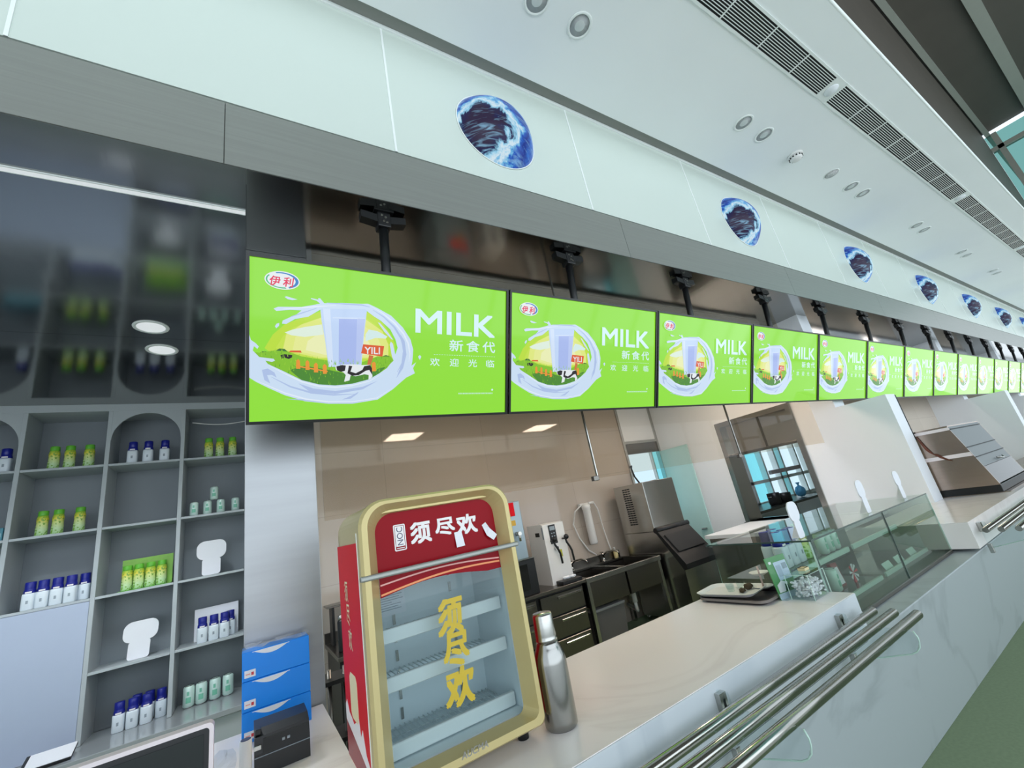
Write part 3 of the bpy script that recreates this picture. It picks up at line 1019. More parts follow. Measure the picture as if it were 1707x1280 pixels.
def screen_art(o):
    """the advert on the screen, o = top-left corner of the screen"""
    b = MB()

    def P(a, d, z=0.0):
        return o + TU * a + TD * d - TN * z
    m = 0.012
    b.poly([P(m, m), P(m, TH - m), P(TW - m, TH - m), P(TW - m, m)], L['bg'])
    order = [('sky', 'sky'), ('sky2', 'sky2'), ('cloud', 'cloud'), ('cloud2', 'cloud2'), ('bush1', 'bush'), ('bush2', 'bush'), ('bush3', 'bush'),
             ('grass', 'grass'), ('grassd', 'grassd'), ('roof', 'board'), ('cow3', 'black'), ('glass', 'glass'), ('milkin', 'milkin'), ('rail', 'picket'),
             ('picket0', 'picket'), ('picket1', 'picket'), ('picket2', 'picket'), ('picket3', 'picket'), ('picket4', 'picket'), ('post', 'post'), ('board', 'board'),
             ('cow', 'cow'), ('cow1', 'black'), ('cow2', 'black'), ('milk', 'w'), ('shade1', 'shade'), ('shade2', 'shade'), ('shade3', 'shade'), ('shade4', 'shade'), ('shade5', 'shade'),
             ('drop', 'w'), ('drop2', 'w'), ('drop3', 'w'), ('streak', 'w')]
    for i, (n, c) in enumerate(order):
        pts = [(max(x, m), y) for x, y in ART[n]]
        b.poly([P(x, y, 0.0002 * (i + 1)) for x, y in pts], L[c])
    # softer steps of the printed sky, grass blades, glass and milk highlights
    def shrink(pts, k, cx, cy):
        return [(cx + (x - cx) * k, cy + (y - cy) * k) for x, y in pts]
    for i, (k, c) in enumerate(((0.86, 'skyb'), (0.72, 'skyc'))):
        b.poly([P(x, y, 0.00022 + 0.00006 * i) for x, y in shrink(ART['sky'], k, 0.36, 0.36)], L[c])
    for i, (k, c) in enumerate(((0.84, 'skyd'), (0.62, 'skye'))):
        b.poly([P(x, y, 0.00042 + 0.00006 * i) for x, y in shrink(ART['sky2'], k, 0.36, 0.38)], L[c])

    def inside(x, y, pg):
        r = False
        for (xa, ya), (xb, yb) in zip(pg, pg[1:] + pg[:1]):
            if (ya > y) != (yb > y) and x < xa + (y - ya) * (xb - xa) / (yb - ya):
                r = not r
        return r
    rnd = random.Random(4)
    k = 0
    while k < 230:
        x, y = rnd.uniform(0.03, 0.60), rnd.uniform(0.39, 0.535)
        if not inside(x, y, ART['grass']):
            continue
        k += 1
        h_ = rnd.uniform(0.008, 0.018)
        b.poly([P(x - 0.0016, y, 0.00271), P(x + 0.0016, y, 0.00271), P(x + rnd.uniform(-.004, .004), y - h_, 0.00271)],
               L[('grassd', 'blade', 'grass', 'blade2')[rnd.randrange(4)] if y > 0.455 else ('grass', 'blade', 'blade2')[rnd.randrange(3)]])
    gz = 0.00265
    b.poly([P(0.285, 0.185, gz), P(0.315, 0.184, gz), P(0.330, 0.45, gz), P(0.313, 0.451, gz), P(0.300, 0.34, gz)], L['glassl'])
    b.poly([P(0.326, 0.235, gz), P(0.352, 0.2335, gz), P(0.352, 0.441, gz), P(0.331, 0.442, gz)], L['glass'])
    b.poly([P(0.43, 0.2285, gz), P(0.466, 0.226, gz), P(0.457, 0.315, gz), P(0.447, 0.436, gz), P(0.425, 0.4375, gz)], L['milkl'])
    b.poly([P(0.326, 0.232, gz), P(0.466, 0.223, gz), P(0.466, 0.229, gz), P(0.326, 0.238, gz)], L['glassl'])
    hz = 0.0074

    def ribbon(pts, wd, c, dz=0.0):
        n_ = len(pts)
        l, r = [], []
        for i, (x, y) in enumerate(pts):
            xa, ya = pts[max(i - 1, 0)]
            xb, yb = pts[min(i + 1, n_ - 1)]
            dl = math.hypot(xb - xa, yb - ya) or 1
            w_ = wd * math.sin(math.pi * (i + 0.35) / (n_ - 0.3))
            nx, ny = -(yb - ya) / dl * w_, (xb - xa) / dl * w_
            l.append((x + nx, y + ny))
            r.append((x - nx, y - ny))
        for i in range(n_ - 1):
            b.poly([P(*l[i], hz + dz), P(*l[i + 1], hz + dz), P(*r[i + 1], hz + dz), P(*r[i], hz + dz)], L[c])
    ribbon([(0.08, 0.452), (0.14, 0.486), (0.203, 0.519), (0.27, 0.538), (0.34, 0.543), (0.41, 0.535), (0.485, 0.515), (0.54, 0.482)], 0.0035, 'hi')
    ribbon([(0.03, 0.512), (0.08, 0.537), (0.14, 0.567), (0.22, 0.594), (0.31, 0.608), (0.41, 0.610), (0.52, 0.593), (0.59, 0.548)], 0.0035, 'hi')
    ribbon([(0.49, 0.168), (0.545, 0.196), (0.60, 0.236), (0.645, 0.285), (0.668, 0.33), (0.677, 0.38), (0.672, 0.42)], 0.004, 'hi')
    ribbon([(0.50, 0.184), (0.55, 0.212), (0.60, 0.256), (0.635, 0.31), (0.648, 0.36), (0.642, 0.42), (0.615, 0.47)], 0.005, 'shade')
    ribbon([(0.13, 0.215), (0.20, 0.203), (0.27, 0.190), (0.34, 0.180)], 0.0028, 'hi')
    ribbon([(0.16, 0.245), (0.205, 0.224), (0.26, 0.199)], 0.0025, 'shade')
    ribbon([(0.09, 0.50), (0.16, 0.54), (0.24, 0.566), (0.33, 0.577), (0.42, 0.574)], 0.004, 'shade')
    ribbon([(0.30, 0.172), (0.37, 0.169), (0.45, 0.166), (0.485, 0.172)], 0.003, 'shade')
    z = 0.0078

    def txt(s, x0, y0, x1, y1, c, bold=0.0, shear=0.0, k=0.0):
        b.text(s, P(x0, y1, z + k), TU, -TD, x1 - x0, y1 - y0, L[c], bold, 0.0, shear)
    txt('MILK', 0.706, 0.160, 1.149, 0.272, 'text', 0.026)
    x0, y0, x1, y1 = ART['new']
    cw = (x1 - x0 - 0.02 * 2) / 3
    for i, ch in enumerate('新食代'):
        txt(ch, x0 + i * (cw + 0.02), y0, x0 + i * (cw + 0.02) + cw, y1, 'text', 0.014)
    x0, y0, x1, y1 = ART['wel']
    cw = 0.050
    for i, ch in enumerate('欢迎光临'):
        xx = x0 + i * (x1 - x0 - cw) / 3
        txt(ch, xx, y0, xx + cw, y1, 'text', 0.010)
    for i in range(26):
        xx = 0.80 + i * 0.0138
        b.poly([P(xx, 0.3775, z), P(xx, 0.3795, z), P(xx + 0.008, 0.3795, z), P(xx + 0.008, 0.3775, z)], L['text'])
    x0, y0, x1, y1 = ART['small']
    for i in range(24):
        xx = x0 + i * (x1 - x0) / 24
        b.poly([P(xx, y0, z), P(xx, y0 + 0.0075, z), P(xx + 0.004, y0 + 0.0075, z), P(xx + 0.004, y0, z)], L['text'])
    x0, y0, x1, y1 = ART['dot']
    b.poly([P(x0, (y0 + y1) / 2, z), P((x0 + x1) / 2, y1, z), P(x1, (y0 + y1) / 2, z), P((x0 + x1) / 2, y0, z)], L['text'])
    x0, y0, x1, y1 = ART['yili']
    txt('YILI', x0, y0 + 0.002, x1, y1 - 0.002, 'cow', 0.02)
    x0, y0, x1, y1 = ART['logo']
    cx, cy, rx, ry = (x0 + x1) / 2, (y0 + y1) / 2, (x1 - x0) / 2, (y1 - y0) / 2

    def ell(kx, ky, c, dz, ox=0.0, a0=0, a1=360):
        n = 40
        pts = [P(cx + ox + rx * kx * math.cos(math.radians(a0 + (a1 - a0) * i / n)), cy + ry * ky * math.sin(math.radians(a0 + (a1 - a0) * i / n)), z + dz)
               for i in range(n + (0 if a1 - a0 == 360 else 1))]
        b.poly(pts, L[c])
    ell(1, 1, 'cow', 0.0)
    ell(0.93, 0.88, 'blue', 0.0002, 0, -115, 65)
    ell(0.93, 0.88, 'green', 0.0002, 0, 75, 215)
    ell(0.80, 0.76, 'cow', 0.0004, -0.003)
    x0, y0, x1, y1 = ART['logot']
    mid = (x0 + x1) / 2
    txt('伊', x0, y0, mid - 0.006, y1, 'red', 0.02, 0.15, 0.0006)
    txt('利', mid + 0.004, y0, x1, y1, 'red', 0.02, 0.15, 0.0006)
    return b


def make_screen(x, label):
    o = Vector((x, 1.706, 1.187))
    c = o + TU * TW / 2 + TD * TH / 2
    t = thing('menu_screen', c, label, 'screen', 'menu screens in the hanging row')

    def P(a, d, z=0.0):
        return o + TU * a + TD * d - TN * z
    fr = MB()
    m = 0.012
    fr.ring([P(0, 0, .010), P(TW, 0, .010), P(TW, TH, .010), P(0, TH, .010)], [P(m, m, .010), P(TW - m, m, .010), P(TW - m, TH - m, .010), P(m, TH - m, .010)], TN * 0.03, bezel)
    fr.build('bezel', t)
    screen_art(o).build('display', t)
    h = MB()
    h.prism([P(0.02, 0.02, -0.004), P(TW - 0.02, 0.02, -0.004), P(TW - 0.02, TH - 0.02, -0.004), P(0.02, TH - 0.02, -0.004)], TN * 0.035, black_plastic)
    h.build('housing', t)
    return t


def make_mount(x, label):
    t = thing('screen_mount', (x, 1.80, CT), label, 'mount', 'poles carrying the menu screens')
    top = Vector((x, 1.805, CT - 0.05))
    c = Vector((x, 1.706, 1.187)) + TD * 0.22 + TN * 0.090
    MB().tube(top, c, 0.024, black_metal, 20).build('pole', t)
    pl = MB()
    pl.box(x - 0.05, x + 0.05, 1.765, 1.845, CT - 0.012, CT - 0.0045, black_metal)
    for s in (-1, 1):
        pl.prism([(x + s * 0.03, 1.78, CT - 0.075), (x + s * 0.115, 1.78, CT - 0.060), (x + s * 0.115, 1.78, CT - 0.018), (x + s * 0.03, 1.78, CT - 0.03)], (0, 0.05, 0.0), black_metal)
    pl.build('ceiling_plate', t)
    hb = MB().box(x - 0.034, x + 0.034, 1.775, 1.84, CT - 0.10, CT - 0.012, black_metal, 0.006)
    hb.build('hinge_block', t)
    e0 = Vector((x, 1.706, 1.187)) + TN * 0.0325
    MB().prism([e0 + TD * .16 - TU * .07, e0 + TD * .16 + TU * .07, e0 + TD * .30 + TU * .07, e0 + TD * .30 - TU * .07], TN * 0.012, black_metal).prism([e0 + TD * .19 - TU * .02, e0 + TD * .19 + TU * .02, e0 + TD * .26 + TU * .02, e0 + TD * .26 - TU * .02], TN * 0.05, black_metal).build('screen_bracket', t)
    sc = MB()
    for dx_, dz_ in ((-0.012, -0.035), (0.006, -0.045), (-0.004, -0.07), (0.012, -0.075)):
        sc.tube((x + dx_, 1.775, CT + dz_), (x + dx_, 1.771, CT + dz_), 0.006, chrome, 10)
    sc.build('bolts', t)
    return t


NS = 14
scr0 = mnt0 = None
for i in range(NS):
    x = -0.009 + 1.246 * i
    lab = 'bright green milk advert screen, %s from the left in the hanging row' % ORD[i]
    if i == 0:
        lab = 'largest green milk advert screen, leftmost of the hanging row'
        scr0 = make_screen(x, lab)
        s0 = Vector(scr0['_w'])
        mnt0 = make_mount(x + 0.605, 'black ceiling pole and bracket above the leftmost, largest green screen')
    else:
        copy_thing(scr0, (s0.x + 1.246 * i, s0.y, s0.z - H), lab)
        copy_thing(mnt0, (x + 0.605, 1.80, CT), 'black ceiling pole and bracket above the %s green screen from the left' % ORD[i])

# hanging smoke-curtain glass behind the screens, with seam channels
xsg = [0.30, 2.03, 3.78, 5.44]
for i in range(3):
    t = thing('smoke_curtain_panel', ((xsg[i] + xsg[i + 1]) / 2, 2.23, 1.4), ['left', 'middle', 'right'][i] + ' hanging clear glass curtain panel behind the screens, over the kitchen', 'glass panel', 'hanging glass curtain')
    MB().box(xsg[i] + 0.004, xsg[i + 1] - 0.004, 2.226, 2.234, 0.133, CT - 0.0045, curtain_glass).build('glass_sheet', t)
    if i < 2:
        xr = xsg[i + 1]
        MB().box(xr - 0.004, xr + 0.0035, 2.222, 2.238, 0.15, CT - 0.0045, steel).build('seam_channel', t)
        MB().box(xr - 0.045, xr + 0.0035, 2.215, 2.245, 0.118, 0.15, steel_dark, 0.003).build('bottom_clip', t)

# ================================================================== shelf wall
SY = 4.95
ZS = [1.062, 0.526, -0.014, -0.552, -1.02]      # tops of the boards
UX = [-3.16, -2.635, -2.11, -1.585, -1.055, -0.53, -0.005]
t = thing('shelf_unit', (-1.3, 5.1, FL), 'large grey wall of open display cubbies with arched and square top openings', 'shelf')
for x in UX:
    zb = -1.02 if x > -1.2 else (-0.014 - 0.02)
    MB().box(x - 0.015, x + 0.015, SY, 5.28, zb, 1.545, shelf_grey, 0.002, 1).build('upright', t)
for k, z in enumerate(ZS[:4]):
    for a, b in zip(UX, UX[1:]):
        if k == 3 and b < -1.0:
            continue
        MB().box(a + 0.015, b - 0.015, SY + 0.004, 5.28, z - 0.02, z, shelf_grey, 0.0015, 1).build('board', t)
MB().box(-3.17, 0.01, SY, 5.28, 1.545, CT - 0.0045, shelf_grey).build('top_rail', t)
MB().box(-3.17, 0.01, 5.28, 5.296, -1.02, CT - 0.0045, shelf_back).build('back_panel', t)
MB().box(-3.17, -1.07, SY - 0.004, 5.27, -1.019, -0.036, panel_blue_grey).build('cabinet_door', t)
for a, b in ((-3.16, -2.635), (-2.11, -1.585), (-1.055, -0.53)):
    cx, r, zs = (a + b) / 2, (b - a) / 2 - 0.017, 1.275
    pts = [(a + 0.015, SY + 0.002, 1.545), (a + 0.015, SY + 0.002, zs)]
    pts += [(cx - r * math.cos(math.pi * k / 24), SY + 0.002, zs + r * math.sin(math.pi * k / 24)) for k in range(25)]
    pts += [(b - 0.015, SY + 0.002, zs), (b - 0.015, SY + 0.002, 1.545)]
    MB().prism(pts, (0, 0.018, 0), shelf_grey).build('arch_panel', t)

t = thing('back_counter', (-1.6, 4.95, FL), 'grey glossy counter running below the display cubbies', 'counter')
MB().box(-3.18, -0.02, 4.60, 5.27, -1.06, -1.021, counter_grey, 0.004).build('countertop', t)
MB().box(-3.17, -0.03, 4.63, 5.27, FL + 0.001, -1.06, shelf_grey).build('cabinet_body', t)

BG = 'bottles on the display shelves'


def cyl_lab(b, c, r, z0, z1, m, a0=-150, a1=-30):
    """a printed patch following a round bottle, facing the hall"""
    n = 8
    vs = []
    for k in range(n + 1):
        a = math.radians(a0 + (a1 - a0) * k / n)
        vs.append((c[0] + r * math.cos(a), c[1] + r * math.sin(a)))
    for (xa, ya), (xb, yb) in zip(vs, vs[1:]):
        b.poly([(xa, ya, c[2] + z0), (xb, yb, c[2] + z0), (xb, yb, c[2] + z1), (xa, ya, c[2] + z1)], m)


def make_blue(loc, label, group):
    t = thing('milk_bottle', loc, label, 'bottle', group)
    b = MB().lathe(loc, [(0.0, 0), (0.034, 0.0), (0.037, 0.004), (0.037, 0.105), (0.035, 0.118)], bottle_white, 24, sq=0.5)
    cyl_lab(b, loc, 0.0386, 0.045, 0.068, print_grey, -100, -80)
    b.build('body', t)
    b = MB().lathe(loc, [(0.0355, 0.1185), (0.0355, 0.132), (0.0335, 0.142), (0.0305, 0.150), (0.0315, 0.153), (0.0315, 0.196), (0.029, 0.20), (0.0, 0.20)], cap_blue, 24)
    cyl_lab(b, loc, 0.0362, 0.121, 0.132, letter_white, -120, -60)
    b.build('blue_cap', t)
    return t


def make_green(loc, label, group):
    t = thing('juice_bottle', loc, label, 'bottle', group)
    MB().lathe(loc, [(0.0, 0), (0.034, 0.0), (0.037, 0.006), (0.0365, 0.06), (0.034, 0.09), (0.036, 0.13), (0.032, 0.152), (0.029, 0.158)], green_label, 24).build('body', t)
    b = MB().lathe(loc, [(0.0305, 0.158), (0.031, 0.162), (0.031, 0.192), (0.029, 0.196), (0.0, 0.196)], cap_green, 24)
    b.build('green_cap', t)
    return t


def make_can(loc, label, group):
    t = thing('drink_can', loc, label, 'can', group)
    b = MB().lathe(loc, [(0.026, 0.004), (0.033, 0.012), (0.033, 0.112), (0.027, 0.124)], can_mint, 24)
    cyl_lab(b, loc, 0.0334, 0.03, 0.062, can_green, -115, -65)
    cyl_lab(b, loc, 0.0334, 0.072, 0.095, can_green, -105, -82)
    b.build('body', t)
    MB().lathe(loc, [(0.0, 0.121), (0.024, 0.121), (0.026, 0.127), (0.0275, 0.1235)], can_metal, 24).lathe(loc, [(0.0, 0.003), (0.024, 0.0), (0.0262, 0.0045)], can_metal, 24).build('can_end', t)
    return t


PROTO = {}


def put(kind, loc, label, group):
    fn = {'blue': make_blue, 'green': make_green, 'can': make_can}[kind]
    if kind not in PROTO:
        PROTO[kind] = fn(loc, label, group)
        return PROTO[kind]
    return copy_thing(PROTO[kind], loc, label, group)


k5 = 5.03 / 4.95
E = 0.0005
side3 = ['left', 'middle', 'right']
for i, x in enumerate((-1.381, -1.287, -1.167)):
    put('green', (x * k5, 5.03, ZS[0] + E), side3[i] + ' yellow-green bottle of the trio in the top square cubby, left of the arch', BG)
for i, x in enumerate((-0.882, -0.775, -0.657)):
    put('blue', (x * k5, 5.03, ZS[0] + E), side3[i] + ' blue-capped white bottle of the trio under the arch', BG)
for i, x in enumerate((-0.325, -0.235, -0.132)):
    put('green', (x * k5, 5.03, ZS[0] + E), side3[i] + ' yellow-green bottle of the trio below the loose white cable', BG)
for i, x in enumerate((-1.397, -1.308, -1.181)):
    put('green', (x * k5, 5.03, ZS[1] + E), side3[i] + ' yellow-green bottle of the trio in the second row of cubbies', BG)
put('blue', (-1.655 * k5, 5.03, ZS[0] + E), 'blue-capped white bottle cut by the left photo edge, under the left arch', BG)
for i, x in enumerate((-1.397, -1.337, -1.272, -1.207)):
    put('blue', ((x - 0.012 + 0.012 * i) * k5, 5.02, ZS[2] + E), ['leftmost', 'second', 'third', 'fourth'][i] + ' blue-capped bottle of the five in the third-row cubby at left', BG)
put('blue', (-1.135, 5.075, ZS[2] + E), 'rightmost blue-capped bottle of the five in the third-row cubby, set slightly back', BG)
for i, x in enumerate((-0.835, -0.755, -0.672)):
    put('blue', (x * k5, 5.03, ZS[4] + E), side3[i] + ' front blue-capped bottle in the bottom cubby left of the cans', BG)
for i, (x, y) in enumerate(((-0.60, 5.09), (-0.76, 5.13), (-0.68, 5.13))):
    put('blue', (x, y, ZS[4] + E), ['rightmost blue-capped bottle set back in the bottom cubby', 'left one of the two hidden blue-capped bottles at the back of the bottom cubby',
                                     'right one of the two hidden blue-capped bottles at the back of the bottom cubby'][i], BG)
for i, x in enumerate((-0.331, -0.25, -0.173)):
    put('blue', (x * k5, 5.03, ZS[3] + E), side3[i] + ' front blue-capped bottle standing before the white card', BG)
put('blue', (-0.135, 5.10, ZS[3] + E), 'blue-capped bottle set back at the right of the white card group', BG)
CG = 'mint cans on the display shelves'
for i, x in enumerate((-0.421, -0.321, -0.219, -0.103)):
    put('can', (x * k5, 5.03, ZS[1] + E), ['leftmost', 'second', 'third', 'rightmost'][i] + ' mint can of the bottom row in the second-row cubby beside the column', CG)
put('can', (-0.272 * k5, 5.03, ZS[1] + 0.1275), 'single mint can stacked on top of two others', CG)
for i, x in enumerate((-0.422, -0.336, -0.24, -0.146)):
    c_ = put('can', (x * 5.08 / 5.12, 5.08, ZS[4] + E), ['leftmost', 'second', 'third', 'rightmost'][i] + ' silver-topped mint can of the four on the grey counter', CG)
    c_.scale = (1.22, 1.22, 1.28)

t = thing('gift_box', (-0.74, 5.1, ZS[2]), 'open green gift box with a printed back board behind juice bottles in the third row', 'box')
MB().prism([(-0.92, 5.12, ZS[2] + E), (-0.575, 5.12, ZS[2] + E), (-0.575, 5.135, ZS[2] + 0.25), (-0.92, 5.135, ZS[2] + 0.25)], (0, 0.012, 0), mat('gift_box_green', (128, 182, 62), 0.4, vary=0.25, scale=14)).build('back_board', t)
MB().box(-0.92, -0.575, 5.02, 5.118, ZS[2] + E, ZS[2] + 0.004, cap_green).build('tray', t)
for i, x in enumerate((-0.873, -0.797, -0.720, -0.644)):
    put('green', (x, 5.068, ZS[2] + 0.0045), ['leftmost', 'second', 'third', 'rightmost'][i] + ' juice bottle standing in the green gift box', BG)
t = thing('display_card', (-0.24, 5.15, ZS[3]), 'plain white card leaning behind four blue-capped bottles', 'card')
MB().prism([(-0.405, 5.16, ZS[3] + E), (-0.075, 5.16, ZS[3] + E), (-0.075, 5.175, ZS[3] + 0.262), (-0.405, 5.175, ZS[3] + 0.262)], (0, 0.006, 0), paper_white).build('board', t)
MB().prism([(-0.26, 5.168, ZS[3] + E), (-0.22, 5.168, ZS[3] + E), (-0.22, 5.178, ZS[3] + 0.2), (-0.26, 5.178, ZS[3] + 0.2)], (0, 0.06, 0), paper_white).build('rear_strut', t)


def standee(loc, w, h, label, tilt=0.0):
    """white cut-out display board on a folded foot, left blank"""
    x, y, z = loc
    t = thing('display_standee', loc, label, 'standee', 'white display standees')
    head = rrect(x - w * .5, x + w * .5, z + h * .46, z + h, h * .2, y)
    head = [(p[0] + tilt * (p[2] - z), p[1], p[2]) for p in head]
    MB().prism(head, (0, 0.006, 0), paper_white).build('upper_board', t)
    body = rrect(x - w * .31, x + w * .31, z + 0.001, z + h * .485, h * .08, y + 0.0005)
    body = [(p[0] + tilt * (p[2] - z), p[1], p[2]) for p in body]
    MB().prism(body, (0, 0.005, 0), paper_white).build('lower_board', t)
    MB().prism([(x - 0.003, y + 0.0056, z + 0.001), (x - 0.003, y + 0.055, z + 0.001), (x - 0.003, y + 0.0056, z + h * 0.5)], (0.006, 0, 0), paper_white).build('foot', t)
    return t


standee((-0.286, 5.05, ZS[2] + E), 0.225, 0.30, 'blank white standee in the third-row cubby beside the steel column')
standee((-0.765, 5.05, ZS[3] + E), 0.225, 0.285, 'blank white standee in the fourth-row cubby, alone in its square', 0.05)
b = MB()
pts = [(-0.47 + 0.46 * k / 20, 5.05, 1.435 - 0.028 * math.sin(math.pi * k / 20)) for k in range(21)]
b.path(pts, 0.005, white_plastic)
tag(b.build('cable', origin=(-0.24, 5.05, 1.42)), 'loose white cable sagging across the top right cubby', 'cable')
t = thing('teal_box', (-1.66, 5.03, ZS[1]), 'teal box on the second shelf at the left photo edge', 'box')
MB().box(-1.86, -1.622, 5.0, 5.12, ZS[1] + E, ZS[1] + 0.10, mat('teal_card', (76, 142, 160), 0.5, vary=0.1), 0.004).build('carton', t)
MB().box(-1.85, -1.63, 4.998, 5.0, ZS[1] + 0.03, ZS[1] + 0.06, mat('teal_pale', (150, 196, 204), 0.5, vary=0.1)).build('printed_band', t)
t = thing('tablet', (-1.15, 4.74, -1.02), 'black-edged slanted tablet with a white sheet on the grey back counter', 'tablet')
MB().prism([(-1.27, 4.66, -1.0195), (-1.02, 4.66, -1.0195), (-1.02, 4.80, -0.965), (-1.27, 4.80, -0.965)], (0, -0.004, 0.016), black_plastic).build('case', t)
MB().prism([(-1.25, 4.664, -1.002), (-1.02, 4.664, -1.002), (-1.02, 4.794, -0.951), (-1.25, 4.794, -0.951)], (0, -0.0008, 0.003), paper_white).build('white_sheet', t)
MB().box(-1.2, -1.1, 4.79, 4.83, -1.0205, -0.97, black_plastic).build('stand', t)

# ================================================================== serving counter and its base
t = thing('counter', (0.8, 1.4, FL), 'white marble L-shaped serving counter carrying the red and gold cooler', 'counter')
c = MB()
outl = [(-3.0, 1.06), (2.296, 1.06), (2.296, 1.68), (0.268, 1.68), (0.268, 2.272), (-3.0, 2.272)]
c.prism([(x, y, -0.60) for x, y in outl], (0, 0, -0.17), counter_marble)
c.build('countertop', t)
MB().box(-3.0, 2.296, 1.0565, 1.0595, -0.768, -0.602, marble('apron_stone', (206, 214, 220), (186, 196, 204), 1.0, 0.3)).build('apron', t)
MB().box(-3.0, 2.25, 1.12, 1.66, -0.79, -0.771, base_marble).box(-3.0, 0.24, 1.90, 2.25, FL + 0.001, -0.771, base_marble).build('plinth', t)

t = thing('counter', (8.0, 1.4, -0.79), 'second white counter section beyond the glass display case, with its pale end showing', 'counter')
MB().prism([(x, y, -0.60) for x, y in [(4.135, 1.06), (16.8, 1.06), (16.8, 1.68), (4.135, 1.68)]], (0, 0, -0.17), counter_marble).build('countertop', t)
MB().box(4.30, 16.7, 1.12, 1.66, -0.789, -0.771, base_marble).build('plinth', t)
MB().box(5.75, 16.8, 1.10, 1.68, -0.599, -0.594, steel_warm, 0.001, 1).build('steel_top', t)

# ------------------------------------------------------------------ tray rails
def rails(x0, x1, brackets, word):
    lab = {'near': '%s steel tube of the tray rail along the near counter', 'far': '%s steel tube of the far tray rail at the right edge'}[word]
    ys = (0.997, 0.924, 0.846)
    nm = ('innermost', 'middle', 'outermost')
    for y, n in zip(ys, nm):
        t = thing('tray_rail', ((x0 + x1) / 2, y, -0.66), lab % n, 'rail', 'tray rail tubes')
        b = MB()
        b.tube((x0, y, -0.66), (x1 - 0.004, y, -0.66), 0.017, chrome, 24)
        b.build('tube', t)
        MB().lathe((x1, y, -0.66), [(0.0, 0.0)], chrome, 8) if False else None
        e2 = MB()
        e2.tube((x1 - 0.004, y, -0.66), (x1 + 0.002, y, -0.66), 0.0155, steel, 24)
        e2.build('end_cap', t)
    for i, xb in enumerate(brackets):
        t = thing('rail_bracket', (xb, 0.95, -0.70), (['left', 'right'][i] if word == 'near' else ['first', 'second', 'third'][i]) + ' clear plate bracket with steel clip under the %s tray rail' % word, 'bracket', 'tray rail brackets')
        pts = [(xb, 1.055, -0.625), (xb, 1.02, -0.625)]
        for y in ys:
            pts += [(xb, y + 0.0173 * math.cos(a), -0.66 + 0.0173 * math.sin(a)) for a in [math.radians(d) for d in (-10, -50, -90, -130, -170)]]
        pts += [(xb, 0.812, -0.67), (xb, 0.806, -0.70), (xb, 0.825, -0.735), (xb, 0.87, -0.752), (xb, 1.055, -0.80)]
        MB().prism(pts, (0.008, 0, 0), acrylic_clear).build('plate', t)
        MB().path([(xb + .004, y_, z_) for y_, z_ in [(0.812, -0.665), (0.805, -0.685), (0.806, -0.70), (0.812, -0.72), (0.825, -0.735), (0.845, -0.746), (0.87, -0.752), (0.96, -0.776), (1.05, -0.799)]], 0.0025, acrylic_mint, 6).build('plate_edge', t)
        MB().ring([(xb - 0.012, 1.058, -0.63), (xb + 0.02, 1.058, -0.63), (xb + 0.02, 1.058, -0.69), (xb - 0.012, 1.058, -0.69)],
                  [(xb - 0.002, 1.058, -0.645), (xb + 0.010, 1.058, -0.645), (xb + 0.010, 1.058, -0.675), (xb - 0.002, 1.058, -0.675)], (0, -0.02, 0), steel).build('clip', t)
        MB().box(xb - 0.006, xb + 0.014, 1.035, 1.058, -0.83, -0.77, steel, 0.002, 1).build('lower_clip', t)


rails(-0.4, 2.262, [1.235, 2.07], 'near')
rails(4.16, 9.8, [4.30, 6.2, 8.0], 'far')

# ================================================================== red and gold countertop cooler
t = thing('display_cooler', (0.49, 1.4, -0.6), 'red and gold countertop drink cooler with empty white shelves and white brush lettering', 'cooler')
X0, X1, ZB, ZT = 0.247, 0.714, -0.566, 0.107
bd = MB()
bd.ring(rrect(X0 + .004, X1 - .004, ZB + .004, ZT - .004, 0.065, 1.25, 8, 0.02), rrect(X0 + .038, X1 - .016, ZB + .018, ZT - .036, 0.04, 1.25, 8, 0.01), (0, 0.30, 0), gold_paint)
bd.prism(rrect(X0 + .004, X1 - .004, ZB + .004, ZT - .004, 0.065, 1.545, 8, 0.02), (0, 0.012, 0), gold_paint)
bd.build('body', t)
MB().box(X0 - 0.001, X0 + 0.0035, 1.252, 1.555, ZB + 0.01, 0.005, red_paint, 0.001, 1).build('side_panel', t)
MB().box(X1 - 0.0035, X1 + 0.001, 1.252, 1.555, ZB + 0.01, 0.005, red_paint, 0.001, 1).build('side_panel', t)
fr = MB()
fo, fi = rrect(X0, X1, ZB, ZT, 0.07, 1.226, 8, 0.02), rrect(X0 + .022, X1 - .020, ZB + .024, ZT - .014, 0.058, 1.217, 8, 0.022)
mid = rrect(X0 + .007, X1 - .007, ZB + .007, ZT - .006, 0.065, 1.216, 8, 0.02)
fb = rrect(X0, X1, ZB, ZT, 0.07, 1.2515, 8, 0.02)
fib = rrect(0.300, 0.674, -0.536, 0.068, 0.05, 1.268, 8, 0.022)
tb = bmesh.new()
loops = [[tb.verts.new(p) for p in lp] for lp in (fb, fo, mid, fi, fib)]
for a_, b_ in zip(loops, loops[1:]):
    n_ = len(a_)
    for i_ in range(n_):
        tb.faces.new((a_[i_], a_[(i_ + 1) % n_], b_[(i_ + 1) % n_], b_[i_]))
bmesh.ops.recalc_face_normals(tb, faces=tb.faces)
fr._merge(tb, gold_paint, False)
door = fr.build('door_frame', t)
